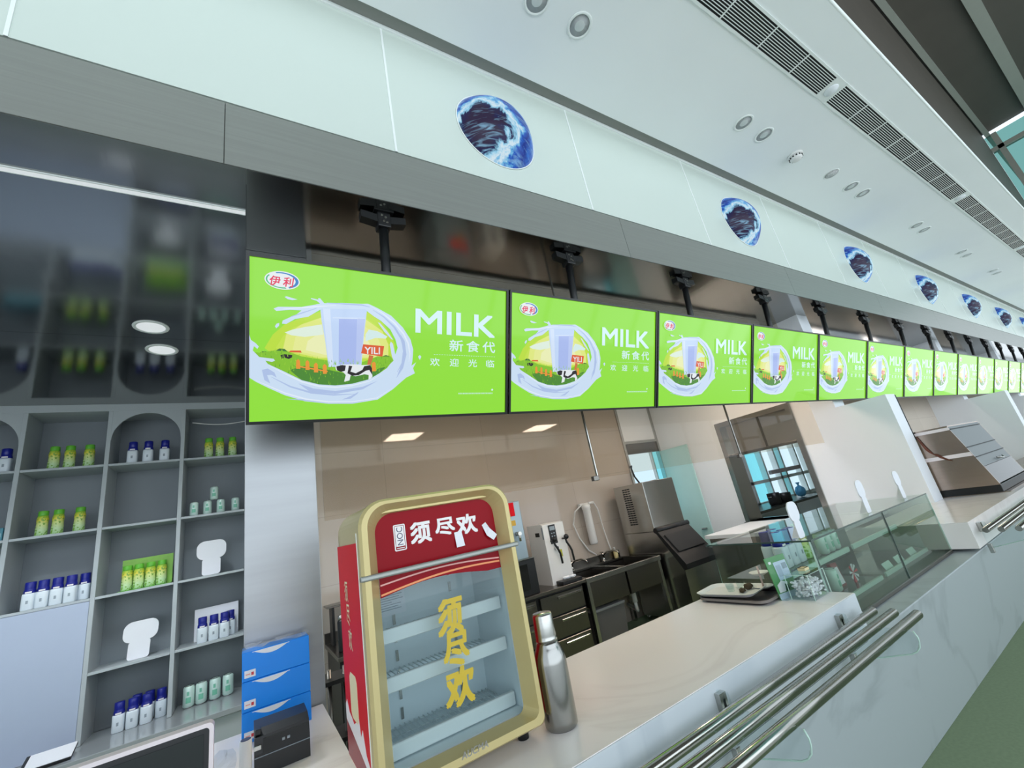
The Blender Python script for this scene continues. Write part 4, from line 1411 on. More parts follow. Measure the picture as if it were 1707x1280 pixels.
# white edge trims
MB().box(X0 - 0.0015, X0 + 0.001, 1.2515, 1.256, ZB, 0.03, white_trim).build('edge_trim', t)
hp = [p for p in rrect(0.299, 0.675, -0.6, 0.069, 0.05, 1.266, 8, 0.02) if p[2] > -0.3]
hp = [(0.299, 1.266, -0.082), (0.675, 1.266, -0.082)] + hp
hdr = MB().prism(hp, (0, 0.006, 0), red_deep).build('header_panel', t)
tx = MB()
for s, x0, x1, z0, z1 in (('须', 0.399, 0.459, -0.027, 0.030), ('尽', 0.475, 0.536, -0.019, 0.029), ('欢', 0.545, 0.611, -0.027, 0.028)):
    tx.text(s, (x0, 1.2655, z0), (1, 0, 0), (0, 0, 1), x1 - x0, z1 - z0, letter_white, 0.034)
tx.build('lettering', hdr)
lg = MB()
lg.ring(rrect(0.350, 0.384, -0.037, 0.034, 0.004, 1.2655), rrect(0.353, 0.381, -0.034, 0.031, 0.003, 1.2655), (0, -0.0006, 0), letter_white)
lg.prism(rrect(0.3545, 0.3795, -0.0255, 0.0295, 0.001, 1.2655), (0, -0.0005, 0), letter_white)
lg.text('NOC', (0.3755, 1.2645, -0.022), (0, 0, 1), (-1, 0, 0), 0.048, 0.017, mat('navy_print', (60, 62, 98), 0.5, vary=0.03), 0.0)
lg.prism(rrect(0.3555, 0.3785, -0.031, -0.029, 0.0005, 1.2655), (0, -0.0005, 0), letter_white)
lg.build('logo_plate', hdr)
tp = MB()
tp.prism([(0.532, 1.2655, -0.018), (0.556, 1.2655, -0.016), (0.559, 1.258, -0.060), (0.532, 1.258, -0.061)], (0, -0.0006, 0), paper_white)
tp.build('peeling_tape', hdr)
tp = MB()
tp.prism([(0.628, 1.2655, -0.012), (0.642, 1.2655, -0.005), (0.648, 1.254, -0.025), (0.668, 1.250, -0.048), (0.655, 1.252, -0.062), (0.636, 1.256, -0.045)], (0, -0.0006, 0), paper_white)
tp.build('peeling_tape', hdr)
MB().box(X0 - 0.004, X1 + 0.006, 1.212, 1.232, -0.093, -0.079, grey_metal, 0.004).build('handle_bar', t)
gl = MB().box(0.302, 0.672, 1.270, 1.274, -0.534, -0.084, cooler_glass).build('door_glass', t)
st = MB()
n = 16
top = [(0.301 + 0.372 * i / n, -0.0845) for i in range(n + 1)]
bot = [(0.301 + 0.372 * i / n, -0.146 + 0.018 * math.sin(math.pi * min(1, (i / n) * 1.15))) for i in range(n + 1)]
st.prism([(x, 1.2675, z) for x, z in top] + [(x, 1.2675, z) for x, z in reversed(bot)], (0, 0.001, 0), red_deep)


def stripe(z0, z1, wd, m, y):
    a = [(0.303 + 0.368 * i / n, z0 + (z1 - z0) * (i / n) + 0.012 * math.sin(math.pi * i / n)) for i in range(n + 1)]
    st.poly([(x, y, z - wd) for x, z in a] + [(x, y, z) for x, z in reversed(a)], m)


stripe(-0.113, -0.115, 0.004, mat('stripe_pink', (240, 176, 170), 0.4, vary=0.02), 1.2672)
stripe(-0.137, -0.124, 0.005, mat('stripe_orange', (240, 150, 96), 0.4, vary=0.02), 1.2671)
st.build('red_band', gl)
gt = MB()
for s, x0, x1, z0, z1 in (('须', 0.450, 0.527, -0.283, -0.193), ('尽', 0.456, 0.530, -0.362, -0.284), ('欢', 0.449, 0.534, -0.455, -0.368)):
    gt.text(s, (x0, 1.2685, z0), (1, 0, 0), (0, 0, 1), x1 - x0, z1 - z0, gold_text, 0.035, 0.0, 0.12)
gt.build('gold_lettering', gl)
MB().box(0.29, 0.695, 1.535, 1.544, -0.54, 0.06, cooler_liner).box(0.288, 0.292, 1.28, 1.54, -0.54, 0.06, cooler_liner).box(0.690, 0.694, 1.28, 1.54, -0.54, 0.06, cooler_liner).box(0.29, 0.695, 1.28, 1.54, -0.545, -0.538, cooler_liner).build('liner', t)
wire = mat('wire_white', (214, 224, 226), 0.35, vary=0.02)
for z in (-0.262, -0.378, -0.527):
    s = MB()
    for k in range(27):
        xx = 0.30 + 0.381 * k / 26
        s.tube((xx, 1.345, z - 0.004), (xx, 1.53, z - 0.004), 0.0016, wire, 6)
    for y in (1.40, 1.47, 1.525):
        s.tube((0.295, y, z - 0.007), (0.687, y, z - 0.007), 0.002, wire, 6)
    sh = s.build('wire_shelf', t)
    MB().box(0.300, 0.684, 1.330, 1.345, z - 0.008, z + 0.028, white_plastic, 0.002, 1).build('price_strip', sh)
for x in (0.40, 0.60):
    s = MB()
    for k in range(12):
        z = -0.52 + 0.62 * k / 12
        s.box(x - 0.004, x + 0.004, 1.530, 1.534, z, z + 0.03, steel)
    s.build('shelf_standard', t)
ps = MB().box(0.330, 0.440, 1.528, 1.529, -0.232, -0.128, paper_white)
ps.text('AUCMA', (0.336, 1.527, -0.150), (1, 0, 0), (0, 0, 1), 0.036, 0.008, print_black, 0.02)
for k in range(9):
    ps.box(0.336, 0.336 + (0.03, 0.09, 0.095, 0.085, 0.097, 0.06, 0.09, 0.08, 0.09)[k], 1.527, 1.528, -0.160 - 0.007 * k, -0.158 - 0.007 * k, print_grey)
ps.build('instruction_sheet', t)
sl = MB()
sl.text('AUCMA', (0.452, 1.2165, -0.549), (1, 0, 0), (0, 0, 1), 0.075, 0.015, steel, 0.02, 0.0, 0.2)
sl.build('maker_badge', door)
sd = MB()
cream = mat('cream_print', (236, 224, 180), 0.45, vary=0.04)
for i, ch in enumerate('须尽欢'):
    sd.text(ch, (X0 - 0.0015, 1.468 - 0.012 * i, -0.15 - 0.062 * i), (0, -1, 0), (0, 0, 1), 0.050, 0.055, cream, 0.01)
sd.prism([(X0 - 0.0012, y, z) for y, z in [(1.468, -0.345), (1.452, -0.332), (1.385, -0.332), (1.370, -0.345), (1.370, -0.430), (1.385, -0.442), (1.452, -0.442), (1.468, -0.430)]], (-0.0008, 0, 0), cream)
sd.prism([(X0 - 0.0012, y, z) for y, z in [(1.552, -0.43), (1.53, -0.415), (1.50, -0.44), (1.47, -0.445), (1.44, -0.455), (1.40, -0.44), (1.37, -0.425), (1.355, -0.462), (1.33, -0.44), (1.30, -0.485), (1.265, -0.50), (1.262, -0.52), (1.34, -0.505), (1.45, -0.485), (1.552, -0.468)]], (-0.0006, 0, 0), letter_white)
sd.poly([(X0 - 0.0011, y, z) for y, z in [(1.552, -0.468), (1.45, -0.485), (1.34, -0.505), (1.262, -0.52), (1.262, ZB + .012), (1.552, ZB + .012)]], red_deep)
sd.build('side_print', t)
for x in (X0 + 0.05, X1 - 0.05):
    for y in (1.28, 1.53):
        MB().tube((x, y, -0.599), (x, y, ZB + 0.003), 0.016, black_plastic, 12).build('foot', t)

# ------------------------------------------------------------------ thermos
t = thing('thermos', (0.774, 1.242, -0.6), 'tall shiny stainless steel thermos standing right of the red and gold cooler', 'thermos')
MB().lathe((0.774, 1.242, -0.5995), [(0.0, 0), (0.043, 0.0), (0.0475, 0.006), (0.0485, 0.02), (0.0485, 0.165), (0.046, 0.185), (0.038, 0.205), (0.0335, 0.215), (0.0325, 0.222)], mat('thermos_steel', (158, 158, 155), 0.2, 1.0, vary=0.04, scale=4, brushed=(1, 1, 12)), 40).build('flask', t)
MB().lathe((0.774, 1.242, -0.5995), [(0.033, 0.2225), (0.0335, 0.228), (0.032, 0.232), (0.0325, 0.238), (0.0305, 0.292), (0.0285, 0.298), (0.0, 0.299)], steel, 36).build('cup_lid', t)

# ================================================================== things on the left counter
for i, (z0, z1) in enumerate(((-0.5995, -0.503), (-0.502, -0.405), (-0.404, -0.307))):
    t = thing('tissue_box', (0.095, 2.18, z0), ['bottom blue tissue box of the stack, half hidden by the black printer', 'middle blue tissue box of the stack', 'top blue tissue box of the stack, wrapped in clear film'][i], 'tissue box', 'stack of blue tissue boxes')
    MB().box(-0.018, 0.210, 2.12, 2.245, z0, z1, tissue_blue, 0.002, 1).build('carton', t)
    arc = [(0.015 + 0.125 * k / 16, z1 - 0.003 + (0.004 if 0 < k < 16 else 0) - 0.020 * math.sin(math.pi * k / 16) + 0.0 * k) for k in range(17)]
    up = [(0.015 + 0.125 * k / 16, z1 - 0.003) for k in range(17)]
    MB().prism([(x, 2.1195, z) for x, z in up] + [(x, 2.1195, z - 0.002) for x, z in reversed(arc)], (0, -0.0006, 0), paper_white).build('tissue_slot', t)
    lb = MB().box(-0.010, 0.026, 2.1188, 2.1195, z0 + 0.012, z0 + 0.036, paper_white).box(0.012, 0.020, 2.1182, 2.1188, z0 + 0.018, z0 + 0.028, print_red)
    lb.box(-0.006, 0.008, 2.1182, 2.1188, z0 + 0.021, z0 + 0.025, mat('print_pink', (240, 170, 160), 0.5, vary=0.03))
    lb.build('price_label', t)
    if i == 2:
        fm = MB()
        pts = [(-0.022 + 0.236 * k / 10, 2.118 + 0.006 * random.random(), z1 + 0.002 + 0.012 * random.random()) for k in range(11)]
        for (a, b2) in zip(pts, pts[1:]):
            fm.poly([a, b2, (b2[0], 2.247, z1 + 0.002 + 0.008 * random.random()), (a[0], 2.247, z1 + 0.002 + 0.008 * random.random())], glass('crinkled_film', (236, 240, 244), 0.08))
        fm.build('clear_film', t)

t = thing('receipt_printer', (0.095, 1.87, -0.6), 'black receipt printer in front of the blue tissue boxes', 'printer')
pr = MB()
pp = [(1.785, -0.5995), (1.785, -0.542), (1.80, -0.502), (1.84, -0.490), (1.945, -0.490), (1.945, -0.5995)]
pr.prism([(0.018, y, z) for y, z in pp], (0.152, 0, 0), black_plastic)
pr.build('housing', t)
MB().prism([(0.04, 1.7835, -0.543), (0.168, 1.7835, -0.543), (0.166, 1.796, -0.508), (0.042, 1.796, -0.508)], (0, -0.003, -0.001), soft_black).build('cover', t)
MB().box(0.0185, 0.1695, 1.7825, 1.785, -0.551, -0.549, print_grey).build('paper_slot', t)
kb = MB().box(0.020, 0.036, 1.800, 1.83, -0.4975, -0.482, black_plastic, 0.002, 1)
kb.build('top_latch', t)
MB().box(0.016, 0.036, 1.778, 1.786, -0.530, -0.518, steel, 0.001, 1).build('silver_button', t)
bt = MB()
for x in (0.092, 0.106):
    bt.box(x, x + 0.008, 1.7845, 1.7915, -0.530, -0.523, print_grey, 0.001, 1)
bt.build('indicator', t)

t = thing('paper_roll', (-0.004, 1.76, -0.6), 'white upright tube standing at the left of the black printer', 'roll')
MB().tube((-0.004, 1.76, -0.5995), (-0.004, 1.76, -0.485), 0.016, white_plastic, 20).build('roll', t)
MB().tube((-0.004, 1.76, -0.485), (-0.004, 1.76, -0.4835), 0.0135, mat('navy_core', (40, 52, 92), 0.5, vary=0.05), 18).build('core', t)

t = thing('plastic_bag', (-0.05, 1.74, -0.6), 'crumpled clear plastic bag beside the screen of the till', 'bag')
pb = MB()
film = glass('clear_film', (228, 234, 242), 0.05)
random.seed(11)
grid = [[(-0.095 + 0.013 * i + random.uniform(-.006, .006), 1.735 + random.uniform(-.014, .014), -0.5985 + 0.016 * j + random.uniform(0, .006)) for i in range(6)] for j in range(8)]
for j in range(7):
    for i in range(5):
        pb.poly([grid[j][i], grid[j][i + 1], grid[j + 1][i + 1]], film)
        pb.poly([grid[j][i], grid[j + 1][i + 1], grid[j + 1][i]], film)
pb.build('film', t)

t = thing('till_monitor', (-0.29, 1.46, -0.6), 'touch till monitor with pale bezel and black glass at the bottom left corner', 'monitor')
MB().ring(rrect(-0.52, -0.066, -0.585, -0.325, 0.012, 1.40), rrect(-0.512, -0.0745, -0.577, -0.3335, 0.008, 1.40), (0, 0.03, 0), mat('bezel_pale_pink', (222, 212, 214), 0.3, 0.2, vary=0.02)).build('bezel', t)
MB().prism(rrect(-0.512, -0.0745, -0.577, -0.3335, 0.008, 1.403), (0, 0.02, 0), black_plastic).build('housing', t)
MB().box(-0.505, -0.085, 1.4005, 1.403, -0.57, -0.345, mat('dark_screen_glass', (22, 30, 30), 0.06, vary=0.03)).build('screen', t)
MB().prism([(-0.36, 1.43, -0.5995), (-0.20, 1.43, -0.5995), (-0.22, 1.46, -0.42), (-0.34, 1.46, -0.42)], (0, 0.02, 0), steel).box(-0.40, -0.16, 1.40, 1.56, -0.5995, -0.588, steel, 0.003, 1).build('stand', t)

# ================================================================== things on the right of the counter
def tray(name, cx, cy, z, w, d, rot, m, rim, lab, cat, h=0.018, rimmat=None):
    t = thing(name, (cx, cy, z), lab, cat)
    ca, sa = math.cos(rot), math.sin(rot)

    def loop(k, zz, rr):
        pts = rrect(-w / 2 + k, w / 2 - k, -d / 2 + k, d / 2 - k, rr, 0, 6)
        return [(cx + p[0] * ca - p[2] * sa, cy + p[0] * sa + p[2] * ca, zz) for p in pts]
    tb = bmesh.new()
    lps = [[tb.verts.new(p) for p in loop(k, zz, rr)] for k, zz, rr in ((0.02, z, .03), (0.0, z + h, .045), (0.006, z + h, .042), (0.024, z + 0.004, .028))]
    for a, b2 in zip(lps, lps[1:]):
        for i in range(len(a)):
            tb.faces.new((a[i], a[(i + 1) % len(a)], b2[(i + 1) % len(a)], b2[i]))
    tb.faces.new(lps[0][::-1])
    tb.faces.new(lps[-1])
    bmesh.ops.recalc_face_normals(tb, faces=tb.faces)
    q = MB()
    q._merge(tb, m, False)
    q.build('tray', t)
    if rimmat:
        r = MB()
        r.ring(loop(-0.001, z + h * 0.45, .046), loop(0.003, z + h * 0.45, .043), (0, 0, h * 0.5), rimmat)
        r.build('rim', t)
    return t


tray('serving_tray', 2.13, 1.482, -0.5995, 0.27, 0.36, math.radians(2), mat('dark_tray', (40, 34, 40), 0.35, vary=0.08), 0, 'dark serving tray under the white tray on the counter', 'tray', 0.022, mat('tray_rim_grey', (128, 120, 116), 0.4, vary=0.05))
tray('serving_tray', 2.12, 1.535, -0.5765, 0.23, 0.30, math.radians(8), white_plastic, 0, 'white tray stacked askew on the dark tray, holding small cups', 'tray', 0.016)
for i, (x, y) in enumerate(((2.115, 1.535), (2.16, 1.57), (2.185, 1.52))):
    t = thing('sample_cup', (x, y, -0.572), ['left', 'back', 'right'][i] + ' small clear plastic sample cup on the white tray', 'cup', 'clear sample cups')
    MB().lathe((x, y, -0.572), [(0.0, 0.0), (0.017, 0.0), (0.022, 0.030), (0.0225, 0.0305), (0.0215, 0.030), (0.0165, 0.0012), (0.0, 0.001)], acrylic_clear, 20).build('cup', t)
brown = mat('dried_brown_food', (62, 48, 26), 0.7, vary=0.35, scale=40, bump=0.4)
for i, (x, y, s) in enumerate(((2.112, 1.475, 0.017), (2.175, 1.465, 0.024))):
    b = MB()
    random.seed(20 + i)
    for k in range(4):
        b.sphere((x + random.uniform(-.6, .6) * s, y + random.uniform(-.6, .6) * s, -0.572 + s * 0.55), s * 0.75, brown, (1.2, 0.9, 0.75), 2, 0.14)
    tag(b.build('dried_fruit', origin=(x, y, -0.572)), ['smaller brown dried fruit piece at the left on the white tray', 'larger dark brown dried fruit piece at the right on the white tray'][i], 'food', 'dried fruit on the white tray')
t = thing('tiered_stand', (2.225, 1.425, -0.577), 'small white two-tier dish stand on the dark tray beside the green card', 'stand')
for z in (-0.5765, -0.512):
    MB().lathe((2.225, 1.425, z), [(0.0, 0.0), (0.028, 0.0), (0.046, 0.010), (0.0475, 0.011), (0.044, 0.0105), (0.026, 0.003), (0.0, 0.0025)], white_plastic, 30).build('dish', t)
MB().tube((2.225, 1.425, -0.575), (2.225, 1.425, -0.475), 0.0045, mat('pinkish_rod', (206, 186, 184), 0.3, 0.4, vary=0.03), 12).build('rod', t)

t = thing('leaflet_stand', (2.16, 1.262, -0.6), 'green leaflet in an upright clear holder leaning beside the sweets box', 'leaflet')
cg = mat('leaflet_green', (86, 150, 88), 0.4, vary=0.08, scale=10)
cw = mat('leaflet_pale', (200, 212, 226), 0.4, vary=0.03)


def LP(a, b2, k=0.0):      # leaflet plane: a across 0..1, b2 up 0..1
    return (2.112 + 0.135 * a - 0.020 * b2, 1.287 - 0.022 * a + 0.008 * b2 - k, -0.5995 + 0.185 * b2)


MB().prism([LP(0, 0), LP(1, 0), LP(1, 1), LP(0, 1)], (0, 0.003, 0), cg).build('leaflet', t)
q = MB()
q.prism([LP(.32, .42, .001), LP(.95, .42, .001), LP(.95, .86, .001), LP(.32, .86, .001)], (0, -0.0005, 0), cw)
q.prism([LP(.68, .66, .0016), LP(.92, .66, .0016), LP(.92, .80, .0016), LP(.68, .80, .0016)], (0, -0.0004, 0), print_grey)
q.prism([LP(.38, .50, .0016), LP(.60, .50, .0016), LP(.60, .78, .0016), LP(.38, .78, .0016)], (0, -0.0004, 0), mat('leaflet_panel', (176, 188, 204), 0.4, vary=0.04))
q.prism([LP(0, 0, .001), LP(1, 0, .001), LP(1, .14, .001), LP(0, .14, .001)], (0, -0.0005, 0), cw)
q.prism([LP(.12, .84, .001), LP(.24, .84, .001), LP(.24, .90, .001), LP(.12, .90, .001)], (0, -0.0004, 0), letter_white)
q.prism([LP(.08, .16, .001), LP(.55, .16, .001), LP(.62, .36, .001), LP(.35, .42, .001), LP(.10, .34, .001)], (0, -0.0004, 0), letter_white)
q.prism([LP(.40, .16, .0016), LP(.60, .16, .0016), LP(.60, .30, .0016), LP(.46, .33, .0016)], (0, -0.0004, 0), mat('leaflet_dark_green', (46, 84, 62), 0.5, vary=0.1))
q.build('printed_panel', t)
MB().prism([LP(-.02, 0, .004), LP(1.02, 0, .004), LP(1.02, 1.01, .004), LP(-.02, 1.01, .004)], (0, -0.001, 0), acrylic_clear).build('clear_holder', t)
MB().box(2.105, 2.25, 1.256, 1.296, -0.5995, -0.597, acrylic_clear).build('base_plate', t)

t = thing('sweets_box', (2.22, 1.20, -0.6), 'clear acrylic box filled with wrapped white sweets on the counter end', 'box')
bx = MB()
bx.ring([(2.135, 1.148, -0.5995), (2.29, 1.148, -0.5995), (2.29, 1.25, -0.5995), (2.135, 1.25, -0.5995)],
        [(2.138, 1.151, -0.5995), (2.287, 1.151, -0.5995), (2.287, 1.247, -0.5995), (2.138, 1.247, -0.5995)], (0, 0, 0.105), acrylic_clear)
bx.box(2.138, 2.287, 1.151, 1.247, -0.5995, -0.5965, acrylic_clear)
for (ex, ey) in ((2.135, 1.148), (2.29, 1.148), (2.29, 1.25), (2.135, 1.25)):
    bx.box(ex - .0012, ex + .0012, ey - .0012, ey + .0012, -0.5995, -0.4945, acrylic_mint)
for z_ in (-0.4955,):
    bx.box(2.135, 2.29, 1.1468, 1.149, z_, z_ + .0012, acrylic_mint).box(2.1338, 2.1362, 1.148, 1.25, z_, z_ + .0012, acrylic_mint)
bx.build('box', t)
MB().box(2.133, 2.292, 1.146, 1.252, -0.4945, -0.4915, acrylic_clear).build('lid', t)
random.seed(5)
sweet = mat('sweet_wrapper', (236, 234, 236), 0.3, vary=0.12, scale=30)
ng = MB()
for k in range(300):
    zz = random.random()
    cx_, cy_ = random.uniform(2.146, 2.279), random.uniform(1.157, 1.241)
    ng.sphere((cx_, cy_, -0.589 + 0.060 * zz), 0.0065, sweet, (1.3, 0.9, 0.8), 1, 0.2)
o = ng.build('wrapped_sweets')
tag(o, 'heap of small wrapped white sweets inside the clear acrylic box', 'sweets', None, 'stuff')
t = thing('carton', (2.225, 1.20, -0.491), 'tiny cream and brown carton lying on the lid of the sweets box', 'carton')
MB().box(2.205, 2.247, 1.185, 1.218, -0.491, -0.479, mat('carton_cream', (222, 206, 160), 0.5, vary=0.05), 0.001, 1).build('carton', t)
MB().ring([(2.2045, 1.1845, -0.4788), (2.2475, 1.1845, -0.4788), (2.2475, 1.2185, -0.4788), (2.2045, 1.2185, -0.4788)], [(2.210, 1.190, -0.4788), (2.242, 1.190, -0.4788), (2.242, 1.213, -0.4788), (2.210, 1.213, -0.4788)], (0, 0, 0.0008), brown).build('printed_edge', t)

# ================================================================== glass display case
t = thing('display_case', (3.3, 1.5, -0.79), 'long glass display case with drinks on its shelves at the counter end', 'display case')
CX0, CX1, CY0, CY1, CZ0, CZ1 = 2.375, 4.125, 1.20, 1.80, -0.789, -0.385
MB().box(CX0 + 0.012, 3.296, CY0, CY0 + 0.006, CZ0 + 0.02, CZ1 - 0.006, case_glass).build('front_pane', t)
MB().box(3.304, CX1, CY0, CY0 + 0.006, CZ0 + 0.02, CZ1 - 0.006, case_glass).build('front_pane', t)
MB().box(CX0, CX0 + 0.006, CY0 + 0.012, CY1, CZ0 + 0.02, CZ1 - 0.006, clear_glass).build('end_pane', t)
MB().box(CX1 - 0.006, CX1, CY0 + 0.008, CY1, CZ0 + 0.02, CZ1 - 0.006, case_glass).build('end_pane', t)
MB().box(CX0, 3.298, CY0, CY1, CZ1 - 0.006, CZ1, clear_glass).build('top_pane', t)
MB().box(3.302, CX1, CY0, CY1, CZ1 - 0.006, CZ1, clear_glass).build('top_pane', t)
edge = mat('dark_glass_edge', (58, 78, 70), 0.2, vary=0.05)
e2 = MB().box(CX0, CX1, CY0 - 0.002, CY0 + 0.0, CZ1 - 0.007, CZ1 + 0.001, edge).box(CX0 - 0.002, CX0, CY0, CY1, CZ1 - 0.007, CZ1 + 0.001, edge)
e2.box(3.296, 3.304, CY0 - 0.002, CY0 + 0.008, CZ0 + 0.02, CZ1, edge).box(CX1, CX1 + 0.006, CY0, CY0 + 0.008, CZ0 + 0.02, CZ1, acrylic_mint)
e2.box(CX0, CX0 + 0.010, CY0, CY0 + 0.010, CZ0 + 0.02, CZ1 - 0.006, edge).box(CX0 - 0.003, CX0, CY0 + 0.002, CY0 + 0.010, CZ0 + 0.02, CZ1 - 0.006, acrylic_mint)
e2.build('glass_edge', t)
MB().box(CX0, CX1, CY0 - 0.004, CY1, CZ0 - 0.0005, CZ0 + 0.02, steel_dark, 0.003, 1).build('base_frame', t)
for s in ((2.43, 3.27), (3.33, 4.10)):
    for z, y0 in ((-0.585, 1.45), (-0.755, 1.33)):
        p = MB().box(s[0], s[1], y0, 1.77, z - 0.008, z, clear_glass)
        p = p.build('glass_shelf', t)
        MB().box(s[0], s[1], y0 - 0.012, y0, z - 0.020, z + 0.008, acrylic_mint).build('shelf_edge', p)
case_shade = mat('case_shade_backing', (112, 124, 114), 0.25, coat=0.2, vary=0.06)
MB().box(3.05, CX1 - 0.01, CY1 - 0.012, CY1, CZ0 + 0.02, CZ1 - 0.006, case_shade).build('shade_backing', t)  # added panel, its dark tone stands in for the dim case interior
MB().box(CX0, CX1, CY1 - 0.02, CY1 + 0.005, CZ1 - 0.014, CZ1 - 0.006, steel_dark).build('rear_rail', t)

G2 = 'bottles in the display case'
random.seed(3)
for i, (x, y) in enumerate(((2.72, 1.56), (2.80, 1.56), (2.88, 1.56), (2.76, 1.65), (2.85, 1.65))):
    put('blue', (x, y, -0.5845), ['left front', 'middle front', 'right front', 'left rear', 'right rear'][i] + ' blue-capped bottle of the cluster inside the glass display case', G2)
for i, (x, y) in enumerate(((2.975, 1.56), (3.06, 1.60))):
    put('green', (x, y, -0.5845), ['left', 'right'][i] + ' yellow-green bottle inside the glass display case', G2)
for i, x in enumerate((3.08, 3.16, 3.24)):
    put('can', (x, 1.50, -0.5845), ['left', 'middle', 'right'][i] + ' pale can on the upper shelf inside the display case', 'cans in the display case')
put('can', (2.90, 1.42, -0.7545), 'green printed can on the lower shelf inside the display case', 'cans in the display case')
t = thing('snack_pack', (3.02, 1.42, -0.755), 'small red snack packet on the lower shelf inside the display case', 'packet')
MB().prism([(2.98, 1.43, -0.7545), (3.06, 1.43, -0.7545), (3.062, 1.45, -0.63), (2.984, 1.45, -0.625)], (0, 0.02, 0), mat('snack_red', (146, 54, 50), 0.35, vary=0.3, scale=25)).build('packet', t)
MB().prism([(2.995, 1.4285, -0.74), (3.045, 1.4285, -0.74), (3.046, 1.444, -0.65), (2.998, 1.444, -0.65)], (0, -0.001, 0), paper_white).build('label', t)
t = thing('ribbon_bow', (3.10, 1.40, -0.755), 'white and red ribbon bow beside the red packet inside the display case', 'bow')
rb = MB()
for k in range(9):
    a = k * 2 * math.pi / 9
    rb.prism([(3.12, 1.40, -0.70), (3.12 + 0.05 * math.cos(a), 1.395, -0.70 + 0.05 * math.sin(a)), (3.12 + 0.05 * math.cos(a + .3), 1.395, -0.70 + 0.05 * math.sin(a + .3))], (0, 0.004, 0), paper_white if k % 3 else print_red)
rb.build('loops', t)
MB().box(3.112, 3.128, 1.40, 1.41, -0.7545, -0.70, print_red).build('stem', t)
for i, x in enumerate((3.42, 3.62, 3.86)):
    t = thing('price_card', (x, 1.36, -0.755), ['left', 'middle', 'right'][i] + ' small mint price card in the right half of the display case', 'card', 'price cards in the case')
    MB().prism([(x, 1.345, -0.7545), (x + 0.12, 1.345, -0.7545), (x + 0.12, 1.36, -0.715), (x, 1.36, -0.715)], (0, 0.004, 0), acrylic_mint).build('card', t)

for i, (x, y, h) in enumerate(((2.45, 1.268, 0.185), (3.26, 1.245, 0.20), (3.91, 1.255, 0.19))):
    standee((x, y, CZ1 + 0.001), 0.10, h, ['nearest blank white standee on top of the glass case, before the pass-through opening', 'middle blank white standee on top of the glass case',
                                          'farthest blank white standee on top of the glass case, near the partition'][i])

# white side worktop under the pass-through
t = thing('side_counter', (4.95, 2.2, FL), 'plain white side worktop along the partition below the pass-through', 'worktop')
MB().box(4.45, WX - 0.001, 1.93, 3.36, -0.66, -0.62, white_paint, 0.003, 1).build('worktop', t)
MB().box(4.50, WX - 0.001, 1.97, 3.34, FL + 0.001, -0.66, steel).build('cabinet_body', t)

# ================================================================== kitchen line along the back wall
BZ = -0.75
t = thing('drawer_bench', (1.7, 4.1, FL), 'dark steel kitchen bench with drawers along the tiled back wall', 'bench')
MB().box(0.56, 2.94, 3.76, 4.445, BZ - 0.03, BZ, steel_dark, 0.003, 1).build('worktop', t)
MB().box(0.58, 2.93, 3.83, 4.44, FL + 0.12, BZ - 0.03, black_metal).build('body', t)
MB().box(0.56, 2.94, 4.42, 4.446, BZ, BZ + 0.08, steel_dark).build('upstand', t)
for xx in (0.64, 1.22, 1.80, 2.38):
    for z in (-0.99, -1.19, -1.39):
        d = MB().box(xx, xx + 0.53, 3.80, 3.829, z, z + 0.185, steel_dark, 0.003, 1).build('drawer', t)
        MB().box(xx + 0.20, xx + 0.50, 3.782, 3.80, z + 0.135, z + 0.155, chrome, 0.003, 1).build('drawer_pull', d)
for xx in (0.6, 2.9):
    for y in (3.86, 4.40):
        MB().tube((xx, y, FL + 0.0005), (xx, y, FL + 0.125), 0.022, steel, 12).build('leg', t)

t = thing('sink_unit', (3.5, 4.1, FL), 'dark stainless double sink unit between the drawer bench and the ice machine', 'sink')
b = MB().box(2.95, 4.10, 3.76, 3.80, BZ - 0.05, BZ, steel, 0.003, 1).box(2.95, 4.10, 4.34, 4.445, BZ - 0.03, BZ, steel_dark)
b.box(2.95, 3.0, 3.80, 4.34, BZ - 0.03, BZ, steel_dark).box(3.50, 3.56, 3.80, 4.34, BZ - 0.03, BZ, steel).box(4.06, 4.10, 3.80, 4.34, BZ - 0.03, BZ, steel_dark)
b.build('rim', t)
for x0, x1 in ((2.985, 3.515), (3.545, 4.075)):
    q = MB().box(x0, x1, 3.785, 3.80, -1.03, BZ - 0.02, steel_dark).box(x0, x1, 4.34, 4.355, -1.03, BZ - 0.02, steel_dark)
    q.box(x0, x0 + .015, 3.80, 4.34, -1.03, BZ - 0.03, steel_dark).box(x1 - .015, x1, 3.80, 4.34, -1.03, BZ - 0.03, steel_dark).box(x0, x1, 3.80, 4.34, -1.04, -1.03, steel_dark)
    bs = q.build('basin', t)
    cx = (x0 + x1) / 2
    MB().tube((cx, 4.05, -1.20), (cx, 4.05, -1.04), 0.03, white_plastic, 14).path([(cx, 4.05, -1.20), (cx, 4.05, -1.28), (cx + .06, 4.1, -1.31), (cx + .06, 4.25, -1.25)], 0.02, white_plastic).build('waste_pipe', bs)
for x in (2.98, 4.075):
    for y in (3.80, 4.40):
        MB().box(x - .02, x + .02, y - .02, y + .02, FL + 0.0005, BZ - 0.05, steel).build('leg', t)
MB().box(2.95, 4.10, 4.425, 4.447, BZ, BZ + 0.08, steel_dark).build('upstand', t)
